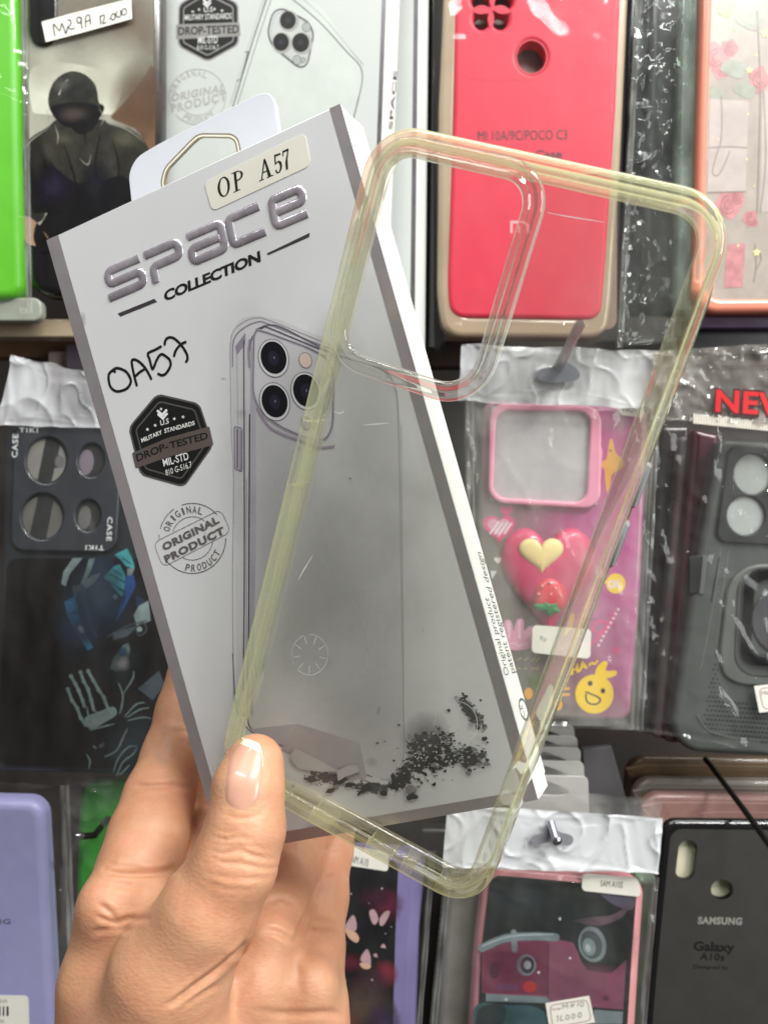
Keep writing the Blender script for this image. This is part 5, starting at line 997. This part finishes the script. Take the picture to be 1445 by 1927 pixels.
for _ in range(70): m.flat(ell(random.gauss(815, 30), random.gauss(1420, 14), random.uniform(.8, 2), random.uniform(.8, 2.6), random.uniform(0, 90), 6), .13, WG)
for L in ([(545, 1424), (556, 1408), (600, 1430), (640, 1452), (600, 1452), (560, 1446)], [(634, 1452), (654, 1440), (672, 1440), (676, 1452), (650, 1462), (636, 1470)]): m.flat(L, .12, pm("torn_print", (170, 167, 168), .5))
m.build("printed_picture", box)
# right side panel: paler sheet painted as lit, with its text
cTR, cBR = BX.M @ Vector((*BX.uv(BXQ[1]), 0)), BX.M @ Vector((*BX.uv(BXQ[2]), 0))
sn = (cTR - cBR).cross(BX.n); sn = sn if sn.dot(-cBR) > 0 else -sn
SP = Pl(cBR, cTR - cBR, sn); m = MB(SP)
m.flat([(642, 200), (683, 239), (1030, 1478), (1014, 1503)], .03, SIDE_LIT)
SPT = pm("side_print", (96, 98, 98), .5)
m.text("Original product", (958, 1270), (919, 1125), (949, 1272.5), .06, SPT, .005); m.text("patent registered design", (969, 1266), (905, 1040), (960, 1268.5), .07, SPT, .005)
m.stroke(ell(985, 1335, 7, 20, -14), 1, .07, SPT, closed=True); m.text("CE", (988, 1350), (982, 1326), (981, 1352), .08, SPT)
m.build("side_print", box)

# ================================================================== CLEAR CASE
CQ = [(706, 222), (1403, 373), (897, 1724), (405, 1451)]
Cc, n = fitrect(*CQ, 80.0)
o0 = (Cc[2] + Cc[3]) / 2
CP = Pl(o0, Cc[2] - Cc[3], n)
clear = thing("phone_case", CP, "empty clear phone case with yellowed bumper, held in front of the box", "phone case")
def corner(p): v = CP.uv(p); return v
cl = [corner(p) for p in CQ]
Wc = (cl[1] - cl[0]).length; Hc = (cl[3] - cl[0]).length
print("case", Wc, Hc, [tuple(round(x * 1000, 1) for x in c) for c in cl])
x0 = sum(c.x for c in (cl[0], cl[3])) / 2; x1 = sum(c.x for c in (cl[1], cl[2])) / 2; yT = (cl[0].y + cl[1].y) / 2; yB = (cl[2].y + cl[3].y) / 2
def rrect(d, R=.0115, n=9):
    r = max(R - d, .001); o = []
    for (cx_, cy_, a0) in ((x1 - d - r, yT - d - r, 0), (x0 + d + r, yT - d - r, 90), (x0 + d + r, yB + d + r, 180), (x1 - d - r, yB + d + r, 270)):
        for k in range(n + 1):
            a = math.radians(a0 + 90 * k / n); o.append((cx_ + r * math.cos(a), cy_ + r * math.sin(a)))
    # extra points along the straight sides
    out = []
    N = len(o)
    for i in range(N):
        a, b = Vector(o[i]), Vector(o[(i + 1) % N]); L = (b - a).length; kx = max(1, int(L / .006))
        for k in range(kx): out.append(a.lerp(b, k / kx))
    return out
prof = [(0.5, .15), (.15, -.3), (0, -1.1), (0, -3), (0, -6), (0, -9.4), (.15, -10.1), (.6, -10.6), (1.3, -10.8), (2.1, -10.6), (2.35, -10.0), (2.1, -9.4), (1.75, -8.8), (1.7, -5), (1.75, -2.6), (2.1, -1.6), (3.0, -1.2), (5.0, -1.1), (5.35, -.8), (5.3, -.2), (4.8, .25), (3.6, .45), (2.0, .5), (1.0, .4)]
V = []; Fs = []
base = rrect(0); N = len(base)
for d, z in prof:
    r = rrect(d * MM)
    # keep the same count: resample by angle-matched inset
    r = inset(clean([Vector(p) for p in base]), d * MM) if True else r
    V += [Vector((p.x, p.y, z * MM)) for p in r]
M_ = len(prof)
for j in range(M_):
    j2 = (j + 1) % M_
    for i in range(N): i2 = (i + 1) % N; Fs.append((j * N + i, j2 * N + i, j2 * N + i2, j * N + i2))
TPUY = tpu("yellowed_bumper", (255, 255, 250), clear=.55, milk=.075, ior=1.5, rough=.03, milkrgb=(255, 254, 206), graze=1.0)
mb = MB(CP); mb.add(V, Fs, TPUY); bump_o = mb.build("bumper", clear, sharp=50)
# openings in the bumper: ports at the foot, key recess on the left
bm_cut = MB(CP)
def cutbox(c, hx, hy, z0, z1):
    V = [Vector((c.x + a * hx, c.y + b * hy, z * MM)) for z in (z0, z1) for a, b in ((-1, -1), (1, -1), (1, 1), (-1, 1))]
    bm_cut.add(V, [(0, 3, 2, 1), (4, 5, 6, 7), (0, 1, 5, 4), (1, 2, 6, 5), (2, 3, 7, 6), (3, 0, 4, 7)], TPUY)
wy = yB
for fx, hw in ((.20, 2.2), (.32, 4.2), (.52, 5.4), (.70, 1.6), (.80, 3.4)): cutbox(Vector((x0 + (x1 - x0) * fx, wy)), hw * MM, 3.2 * MM, -8.2, -3.4)
cutbox(Vector((x0, yT - (yT - yB) * .455)), 1.0 * MM, 8.5 * MM, -11, -2.5)
cut = bm_cut.build("cutter", clear, smooth=False)
md = bump_o.modifiers.new("cut", 'BOOLEAN'); md.operation = 'DIFFERENCE'; md.object = cut; md.solver = 'EXACT'
bpy.context.view_layer.update()
ev = bump_o.evaluated_get(bpy.context.evaluated_depsgraph_get()); nm = bpy.data.meshes.new_from_object(ev)
bump_o.modifiers.clear(); bump_o.data = nm; nm.name = "bumper"
bpy.data.objects.remove(cut)
# back plate with camera opening
camO = [CP.uv(p) for p in ((726, 300), (985, 352), (905, 742), (655, 672))]
cx0 = x0 + .0060; cx1 = x0 + (CP.uv((992, 372)).x - x0); cyT = yT - .0060; cyB = CP.uv((900, 742)).y
hole_l = [(cx0, cyT), (cx1, cyT), (cx1, cyB), (cx0, cyB)]
hole_l = rp(hole_l, [.0055, .0055, .0075, .006], 8)
PLATE = film("clear_plate", tint=(249, 249, 247), milk=.04, milkrgb=(200, 200, 195), rough=.05, gloss=.75, ior=1.45, bump=.02, bscale=40)
mb = MB(CP); mb.slab([[Vector(p) for p in rp([(x0 + .0048, yT - .0048), (x1 - .0048, yT - .0048), (x1 - .0048, yB + .0048), (x0 + .0048, yB + .0048)], .007, 8)], hole_l], -1.0, .0, PLATE, raw=True, bottom=True); mb.build("back_plate", clear)
# camera rim: a double ridge round the opening
def ringmesh(loop, prof):
    L = clean([Vector(p) for p in loop]);
    if sarea(L) < 0: L.reverse()
    V = []; Fs = []; N = len(L)
    for d, z in prof: V += [Vector((p.x, p.y, z * MM)) for p in inset(L, -d * MM)]
    for j in range(len(prof)):
        j2 = (j + 1) % len(prof)
        for i in range(N): i2 = (i + 1) % N; Fs.append((j * N + i, j2 * N + i, j2 * N + i2, j * N + i2))
    return V, Fs
RIM = tpu("clear_rim", (255, 255, 253), graze=.6, clear=.5, milk=.05, ior=1.5, rough=.04, milkrgb=(246, 242, 232))
mb = MB(CP); mb.add(*ringmesh(hole_l, [(0, -.9), (-.25, -.3), (-.3, .6), (0, 1.25), (.5, 1.55), (1.0, 1.4), (1.4, .9), (1.9, .45), (2.4, .5), (2.9, .95), (3.4, 1.05), (3.9, .75), (4.2, .1), (4.2, -.9)]), RIM); mb.build("camera_rim", clear, sharp=60)
# side keys on the right wall, moulding marks on the plate
KEY = pm("key_chrome", (205, 205, 208), .2, metal=.6, var=.2); KEYB = tpu("key_skin", (226, 226, 222), clear=.6, milk=.15)
def key(y_px0, y_px1, xpx):
    a = CP.uv((xpx[0], y_px0), -4.5).y; b = CP.uv((xpx[1], y_px1), -4.5).y; V = []; Fs = []
    prof_ = [(-.3, -6.9), (.4, -6.8), (.8, -6.2), (.8, -3.4), (.4, -2.9), (-.3, -2.8)]
    ys = [a, a - .0006, b + .0006, b]
    for k, y in enumerate(ys):
        s = .45 if k in (0, 3) else 1
        for d, z in prof_: V.append(Vector((x1 + .0002 + d * s * MM, y, (-4.8 + (z + 4.8) * (.8 if k in (0, 3) else 1)) * MM)))
    n_ = len(prof_)
    for k in range(3):
        for j in range(n_): Fs.append((k * n_ + j, (k + 1) * n_ + j, (k + 1) * n_ + (j + 1) % n_, k * n_ + (j + 1) % n_))
    Fs.append(tuple(range(n_))[::-1]); Fs.append(tuple(range(3 * n_, 4 * n_)))
    mb = MB(CP); mb.add(V, Fs, KEY); mb.build("side_key", clear)
key(872, 955, (1222, 1192)); key(982, 1066, (1180, 1150))
mb = MB(CP); random.seed(9)
for x_, y_, rx_, ry_, d_ in ((700, 1000, 120, 90, .10), (640, 1250, 60, 90, .14), (820, 1250, 70, 60, .10), (1120, 560, 70, 60, .10), (900, 900, 60, 90, .07), (560, 1330, 50, 50, .14)):
    mb.smear(x_, y_, rx_, ry_, .03, (214, 214, 208), rot=random.uniform(0, 90), soft=1.3, nscale=220, namt=.8, dens=d_, rough=.3)
mb.build("surface_haze", clear, smooth=False)
mb = MB(CP); MARK = film("mould_mark", tint=(250, 250, 250), milk=.38, milkrgb=(235, 235, 235), rough=.1, gloss=1.5, bump=0)
cx, cy = 583, 1232
mb.stroke(ell(cx, cy, 34, 38, 0, 40, 15, 130), 2.0, .05, MARK); mb.stroke(ell(cx, cy, 34, 38, 0, 40, 150, 250), 1.2, .05, MARK); mb.stroke(ell(cx, cy, 34, 38, 0, 40, 270, 375), 1.2, .05, MARK)
for k in range(9):
    a = math.radians(40 * k + 12); mb.stroke([(cx + 19 * math.cos(a), cy + 21 * math.sin(a)), (cx + 31 * math.cos(a), cy + 35 * math.sin(a))], 1.8, .05, MARK)
mb.build("moulded_circle", clear, smooth=False)
mb = MB(CP); mb.stroke(ell(858, 1362, 40, 42, 0, 40, 250, 400), 1.4, .05, MARK); mb.stroke(ell(858, 1362, 40, 42, 0, 40, 110, 200), 1, .05, MARK); mb.build("moulded_circle", clear, smooth=False)
for s in ([(628, 774), (640, 778), (648, 773)], [(684, 800), (708, 798), (731, 796)], [(1030, 400), (1060, 406), (1110, 414), (1135, 418)], [(652, 545), (644, 556)], [(588, 1046), (572, 1072), (562, 1090)]):
    mb = MB(CP); mb.stroke(s, 2.0, .05, pm("scuff_white", (232, 232, 230), .3), smooth=3, taper=.7); mb.build("scuff_mark", clear, smooth=False)
# ================================================================== HAND
def hp(x, y, D): v = PT(x, y, D); return np.array([v.x, v.y, v.z], np.float32) / MM       # millimetres
chains = {   # photo pixel, depth (mm), radius (mm)
    'thumb': [(480, 1436, 216.5, 7.6), (468, 1480, 214.5, 8.9), (462, 1560, 212, 9.9), (440, 1630, 210, 10.6), (392, 1715, 210, 12.2), (322, 1830, 214, 15.5), (290, 1960, 220, 20), (290, 2120, 226, 24)],
    'index': [(362, 1262, 277, 8.0), (347, 1340, 273, 8.9), (328, 1420, 266, 9.8), (300, 1500, 256, 10.6), (281, 1570, 247, 11.6), (262, 1636, 239, 11.7), (236, 1730, 233, 13.2), (214, 1850, 230, 14.5), (214, 1990, 230, 17)],
    'middle': [(420, 1400, 288, 8.5), (402, 1500, 276, 9.6), (392, 1590, 262, 10.4), (392, 1690, 250, 11.4), (400, 1790, 243, 13)],
    'ring': [(610, 1450, 290, 8.4), (575, 1560, 273, 9.4), (545, 1640, 260, 10.2), (518, 1715, 250, 11.0), (500, 1800, 244, 13), (480, 1960, 240, 17), (460, 2110, 238, 20)],
    'pinky': [(640, 1500, 288, 6.8), (618, 1600, 275, 7.9), (602, 1690, 262, 8.8), (580, 1790, 250, 10.8), (562, 1900, 243, 14.5), (560, 2010, 240, 16.5), (520, 2120, 238, 18)],
    'palm': [(330, 1780, 241, 14), (400, 1900, 238, 18), (420, 2120, 236, 24)],
}
S = .62
pts = np.array([hp(x, y, D) for c in chains.values() for x, y, D, r in c if y < 2130]); lo = pts.min(0) - 26; hi = pts.max(0) + 26
lo[2] = max(lo[2], hp(400, 2090, 235)[2])
nx, ny, nz = [int(v) for v in np.ceil((hi - lo) / S)]
gx = (lo[0] + S * np.arange(nx)).astype(np.float32); gy = (lo[1] + S * np.arange(ny)).astype(np.float32); gz = (lo[2] + S * np.arange(nz)).astype(np.float32)
def capsdf(pa, pb, ra, rb):
    d = pb - pa; L2 = float(d @ d)
    X = gx[:, None, None] - pa[0]; Y = gy[None, :, None] - pa[1]; Z = gz[None, None, :] - pa[2]
    t = np.clip((X * d[0] + Y * d[1] + Z * d[2]) / L2, 0, 1)
    return np.sqrt((X - t * d[0]) ** 2 + (Y - t * d[1]) ** 2 + (Z - t * d[2]) ** 2) - (ra + t * (rb - ra))
def smin(a, b, k):
    h = np.maximum(k - np.abs(a - b), 0) / k
    return np.minimum(a, b) - h * h * k * .25
vol = None; fields = {}
for nm_, c in chains.items():
    f = None
    for (x, y, D, r), (x2, y2, D2, r2) in zip(c, c[1:]):
        q = capsdf(hp(x, y, D), hp(x2, y2, D2), r, r2); f = q if f is None else smin(f, q, 3.0)
    fields[nm_] = f
vol = smin(fields['index'], fields['middle'], 3.0); vol = smin(vol, fields['ring'], 2.0); vol = smin(vol, fields['pinky'], 1.0); vol = smin(vol, fields['palm'], 9.0); vol = smin(vol, fields['thumb'], 5.0)
fields = None
# palm pads
for (x, y, D, r) in ((205, 1700, 227, 8), (290, 1700, 226, 6.5), (508, 1765, 236, 7), (585, 1850, 236, 8), (480, 1850, 232, 9)):
    p = hp(x, y, D); X = gx[:, None, None] - p[0]; Y = gy[None, :, None] - p[1]; Z = gz[None, None, :] - p[2]
    vol = smin(vol, np.sqrt(X * X + Y * Y + Z * Z) - r, 5.0)
def nets(v):
    s = v < 0; c = np.zeros((v.shape[0] - 1, v.shape[1] - 1, v.shape[2] - 1), np.uint8)
    for i in (0, 1):
        for j in (0, 1):
            for k in (0, 1): c += s[i:i + c.shape[0], j:j + c.shape[1], k:k + c.shape[2]]
    act = (c > 0) & (c < 8); I = np.argwhere(act); idx = -np.ones(act.shape, np.int64); idx[act] = np.arange(len(I))
    P = np.zeros((len(I), 3)); cnt = np.zeros(len(I))
    co = [(i, j, k) for i in (0, 1) for j in (0, 1) for k in (0, 1)]
    val = {o: v[I[:, 0] + o[0], I[:, 1] + o[1], I[:, 2] + o[2]] for o in co}
    for a in co:
        for ax in range(3):
            if a[ax] == 0:
                b = list(a); b[ax] = 1; b = tuple(b); va, vb = val[a], val[b]; m_ = (va < 0) != (vb < 0)
                t = np.where(m_, va / np.where(va == vb, 1, va - vb), 0); q = np.array(a)[None] + t[:, None] * (np.array(b) - np.array(a))[None]
                P[m_] += q[m_]; cnt[m_] += 1
    P = P / cnt[:, None] + I; quads = []
    for ax in range(3):
        o1, o2 = [(1, 2), (2, 0), (0, 1)][ax]
        sl = [slice(1, -1)] * 3; sl[ax] = slice(0, -1); A = s[tuple(sl)]; sl2 = list(sl); sl2[ax] = slice(1, None); B = s[tuple(sl2)]
        # note: indices of grid edges
        E_ = np.argwhere(A != B); off = np.array([1, 1, 1]); off[ax] = 0; E_ = E_ + off
        inn = s[E_[:, 0], E_[:, 1], E_[:, 2]]
        d1 = np.zeros(3, int); d1[o1] = 1; d2 = np.zeros(3, int); d2[o2] = 1
        g = lambda e: idx[e[:, 0], e[:, 1], e[:, 2]]
        try: q = np.stack([g(E_ - d1 - d2), g(E_ - d2), g(E_), g(E_ - d1)], 1)
        except IndexError:
            ok = (E_ < np.array(idx.shape)).all(1); E_ = E_[ok]; inn = inn[ok]; q = np.stack([g(E_ - d1 - d2), g(E_ - d2), g(E_), g(E_ - d1)], 1)
        q[~inn] = q[~inn][:, ::-1]; q = q[(q >= 0).all(1)]; quads.append(q)
    return P, np.concatenate(quads)
Pv, Q = nets(vol); Pv = Pv * S + lo
def relax(P, Q, it, f=.5):
    e = np.concatenate([Q[:, [0, 1]], Q[:, [1, 2]], Q[:, [2, 3]], Q[:, [3, 0]]])
    for _ in range(it):
        acc = np.zeros_like(P); n_ = np.zeros(len(P))
        np.add.at(acc, e[:, 0], P[e[:, 1]]); np.add.at(acc, e[:, 1], P[e[:, 0]]); np.add.at(n_, e[:, 0], 1); np.add.at(n_, e[:, 1], 1)
        P = P * (1 - f) + f * acc / np.maximum(n_, 1)[:, None]
    return P
def normals(P, Q):
    n_ = np.cross(P[Q[:, 2]] - P[Q[:, 0]], P[Q[:, 3]] - P[Q[:, 1]]); a = np.zeros_like(P)
    for k in range(4): np.add.at(a, Q[:, k], n_)
    return a / np.maximum(np.linalg.norm(a, axis=1), 1e-9)[:, None]
Pv = relax(Pv, Q, 4)
Nv = normals(Pv, Q)
if (Nv * (Pv - Pv.mean(0))).sum() < 0: Q = Q[:, ::-1]; Nv = -Nv
px = CX + F * Pv[:, 0] / Pv[:, 1]; py = CY - F * Pv[:, 2] / Pv[:, 1]; dep = Pv[:, 1]; facing = -(Nv * Pv).sum(1) / np.linalg.norm(Pv, axis=1)
def crease(pts, w, depth, dmin, dmax, ends=.3):
    global Pv
    depth = depth * (.7 if dmax == 226 else 1.05)
    L = np.array([tuple(p) for p in cat(pts, 6)]); best = np.full(len(Pv), 1e9); tt = np.zeros(len(Pv)); n_ = len(L) - 1
    near = (px > L[:, 0].min() - 4 * w) & (px < L[:, 0].max() + 4 * w) & (py > L[:, 1].min() - 4 * w) & (py < L[:, 1].max() + 4 * w) & (facing > -.05) & (dep > dmin) & (dep < dmax)
    I = np.where(near)[0]
    if not len(I): return
    X = np.stack([px[I], py[I]], 1); bd = np.full(len(I), 1e9); bt = np.zeros(len(I))
    for k in range(n_):
        a, b = L[k], L[k + 1]; d = b - a; t = np.clip(((X - a) @ d) / max(1e-9, d @ d), 0, 1); q = np.linalg.norm(X - (a + t[:, None] * d), axis=1)
        m_ = q < bd; bd[m_] = q[m_]; bt[m_] = (k + t[m_]) / n_
    fade = np.clip(np.minimum(bt, 1 - bt) / ends, 0, 1) if ends else 1
    g = np.exp(-(bd / w) ** 2) - .35 * np.exp(-((bd - 2.2 * w) / (1.1 * w)) ** 2)
    Pv[I] -= Nv[I] * (depth * g * fade)[:, None]
TH_ = (150, 226)
# thumb knuckle wrinkles
for pts, w, d in (([(392, 1598), (420, 1606), (450, 1600), (484, 1612), (524, 1618)], 4, .55), ([(388, 1606), (420, 1622), (456, 1626), (500, 1634), (536, 1630)], 3.5, .5), ([(398, 1572), (424, 1580), (452, 1574), (486, 1584)], 3.5, .4), ([(404, 1560), (430, 1566), (462, 1562)], 3, .25), ([(384, 1640), (420, 1650), (470, 1654), (520, 1652)], 4, .35), ([(402, 1588), (430, 1592), (470, 1592), (510, 1600)], 3, .35), ([(420, 1530), (446, 1540), (480, 1536), (500, 1520)], 4, .35),
                  ([(388, 1660), (430, 1674), (486, 1676)], 4, .18)): crease(pts, w, d, *TH_)
# base of thumb to palm
for pts, w, d in (([(452, 1786), (420, 1816), (380, 1846), (336, 1880), (310, 1896)], 5, 1.1), ([(466, 1770), (452, 1790), (430, 1808)], 5, .8), ([(478, 1830), (450, 1870), (430, 1927)], 8, .35), ([(330, 1900), (380, 1870), (420, 1850)], 5, .3)): crease(pts, w, d, 150, 245)
# index finger joints and pads
for pts, w, d in (([(243, 1474), (280, 1480), (320, 1478), (362, 1484)], 5, .55), ([(192, 1634), (220, 1642), (262, 1644), (310, 1640), (334, 1632)], 6, 1.15), ([(200, 1622), (230, 1630), (280, 1632)], 4, .4), ([(180, 1720), (206, 1734), (224, 1736), (250, 1728), (290, 1730)], 5, .9), ([(186, 1700), (206, 1716), (222, 1732)], 5, .6), ([(170, 1756), (210, 1748), (252, 1750)], 5, .45), ([(196, 1660), (250, 1668), (300, 1664)], 6, .25), ([(300, 1372), (330, 1378), (360, 1376)], 5, .35)): crease(pts, w, d, 205, 285)
# ring and little finger
for pts, w, d in (([(500, 1702), (530, 1690), (560, 1706)], 5, .4), ([(490, 1756), (516, 1752), (540, 1764), (556, 1776)], 5, .8), ([(556, 1776), (560, 1756), (572, 1730), (590, 1690), (606, 1640)], 4, 1.2), ([(576, 1740), (610, 1744), (640, 1746)], 5, .4), ([(596, 1600), (630, 1596), (648, 1598)], 4, .3), ([(600, 1644), (634, 1640)], 4, .25), ([(470, 1900), (540, 1908), (620, 1906), (650, 1912)], 6, .4), ([(540, 1790), (560, 1830), (566, 1880)], 8, .3)): crease(pts, w, d, 215, 290)
Pv = relax(Pv, Q, 1, .35)
Nv = normals(Pv, Q); 
if (Nv * (Pv - Pv.mean(0))).sum() < 0: Nv = -Nv
SKIN = bpy.data.materials.new("skin"); SKIN.use_nodes = True; nt = SKIN.node_tree; bs = nt.nodes["Principled BSDF"]; L_ = nt.links
bs.inputs["Roughness"].default_value = .46; bs.inputs["Subsurface Weight"].default_value = .4; bs.inputs["Subsurface Radius"].default_value = (1, .38, .2); bs.inputs["Subsurface Scale"].default_value = .0035; bs.inputs["Specular IOR Level"].default_value = .4
t_ = nt.nodes.new("ShaderNodeTexCoord"); n1 = nt.nodes.new("ShaderNodeTexNoise"); n1.inputs["Scale"].default_value = 45; n1.inputs["Detail"].default_value = 6; n1.inputs["Roughness"].default_value = .65
L_.new(t_.outputs["Object"], n1.inputs["Vector"]); rm = nt.nodes.new("ShaderNodeValToRGB"); rm.color_ramp.elements[0].position = .36; rm.color_ramp.elements[1].position = .66
rm.color_ramp.elements[0].color = C3(190, 135, 104); rm.color_ramp.elements[1].color = C3(210, 160, 127); L_.new(n1.outputs[0], rm.inputs[0]); L_.new(rm.outputs[0], bs.inputs["Base Color"])
nr = nt.nodes.new("ShaderNodeTexNoise"); nr.inputs["Scale"].default_value = 95; nr.inputs["Detail"].default_value = 4; L_.new(t_.outputs["Object"], nr.inputs["Vector"])
rr = nt.nodes.new("ShaderNodeValToRGB"); rr.color_ramp.elements[0].position = .5; rr.color_ramp.elements[1].position = .78; rr.color_ramp.elements[0].color = (0, 0, 0, 1); rr.color_ramp.elements[1].color = (.55, .55, .55, 1); L_.new(nr.outputs[0], rr.inputs[0])
mxr = nt.nodes.new("ShaderNodeMixRGB"); mxr.inputs[2].default_value = C3(206, 134, 106); L_.new(rr.outputs[0], mxr.inputs[0]); L_.new(rm.outputs[0], mxr.inputs[1]); L_.new(mxr.outputs[0], bs.inputs["Base Color"])
n2 = nt.nodes.new("ShaderNodeTexNoise"); n2.inputs["Scale"].default_value = 1100; n2.inputs["Detail"].default_value = 3; mpp = nt.nodes.new("ShaderNodeMapping"); mpp.inputs["Rotation"].default_value = (0, .6, 0); mpp.inputs["Scale"].default_value = (.6, 1, 1.2)
n3 = nt.nodes.new("ShaderNodeTexVoronoi"); n3.inputs["Scale"].default_value = 900; ad = nt.nodes.new("ShaderNodeMath"); ad.operation = 'ADD'
L_.new(t_.outputs["Object"], mpp.inputs[0]); L_.new(mpp.outputs[0], n2.inputs["Vector"]); L_.new(mpp.outputs[0], n3.inputs["Vector"]); L_.new(n2.outputs[0], ad.inputs[0]); L_.new(n3.outputs[0], ad.inputs[1])
bp = nt.nodes.new("ShaderNodeBump"); bp.inputs["Strength"].default_value = .22; bp.inputs["Distance"].default_value = .0003; L_.new(ad.outputs[0], bp.inputs["Height"]); L_.new(bp.outputs[0], bs.inputs["Normal"])
hc = np.array([hp(390, 1900, 236)[i] for i in range(3)])
me = bpy.data.meshes.new("hand"); me.from_pydata([tuple(v) for v in (Pv - hc) * MM], [], [tuple(int(i) for i in q) for q in Q]); me.materials.append(SKIN); me.update()
me.polygons.foreach_set("use_smooth", [True] * len(me.polygons))
hand = bpy.data.objects.new("hand", me); COL.objects.link(hand); hand.matrix_world = Matrix.Translation(Vector([float(v) for v in hc]) * MM)
tag(hand, "bare hand pinching the white box and the clear case, thumb in front", "hand")
# thumbnail: a thin curved shell on the thumb
from mathutils.bvhtree import BVHTree
bvh = BVHTree.FromPolygons([tuple(v * MM) for v in Pv], [tuple(int(i) for i in q) for q in Q])
def hit(p):
    d = ray(p).normalized(); r = bvh.ray_cast(Vector((0, 0, 0)), d); return r[0]
NA, NBm = 64, 76
left = cat([(438, 1391), (428, 1420), (424, 1450), (421, 1480), (421, 1506)], 8); right = cat([(488, 1399), (498, 1424), (499, 1452), (496, 1480), (486, 1508)], 8)
V = []; Fs = []; FM = []
def lerpl(L, t): f = t * (len(L) - 1); i = min(int(f), len(L) - 2); return L[i].lerp(L[i + 1], f - i)
ref = {}
for j in range(NBm + 1):
    t = j / NBm; a, b = lerpl(left, t), lerpl(right, t)
    for i in range(NA + 1):
        u = i / NA; p = a.lerp(b, u); p.y += (22 * math.sin(math.pi * u) ** .8) * max(0, (t - .55) / .45) ** 2 - (5 * math.sin(math.pi * u)) * max(0, (.3 - t) / .3)
        h_ = hit((p.x, p.y))
        if h_ is None:
            h_ = ray((p.x, p.y)) * (ref.get(i, .209))
        ref[i] = h_.y
        edge = min(u, 1 - u, (1 - t) * 1.2)
        lift = .00055 * min(1, edge / .12) - .0002
        if t < .2: lift += .0004 * (.2 - t) / .2
        V.append(h_ + (-ray((p.x, p.y)).normalized()) * lift)
# even the shell out a little
for _ in range(24):
    V2 = [v.copy() for v in V]
    for j in range(1, NBm):
        for i in range(1, NA):
            k = j * (NA + 1) + i; V2[k] = V[k] * .4 + (V[k - 1] + V[k + 1] + V[k - NA - 1] + V[k + NA + 1]) * .15
    V = V2
for j in range(NBm):
    for i in range(NA):
        k = j * (NA + 1) + i; Fs.append((k, k + NA + 1, k + NA + 2, k + 1)); u = (i + .5) / NA
        tip = .10 + .16 * max(0, u - .3) ** 1.2; FM.append(1 if (j + .5) / NBm < tip or (u > .93 and (j + .5) / NBm < .42) else 0)
NAIL = pm("nail_bed", (210, 156, 134), .28, var=.08, nscale=120, coat=.35, sss=.15); NTIP = pm("nail_tip", (236, 216, 192), .32, var=.04, coat=.3)
nail = obj3("thumbnail", V, Fs, NAIL, hand); nail.data.materials.append(NTIP); nail.data.polygons.foreach_set("material_index", FM); nail.data.update()
sol = nail.modifiers.new("thickness", 'SOLIDIFY'); sol.thickness = .0004; sol.offset = -1
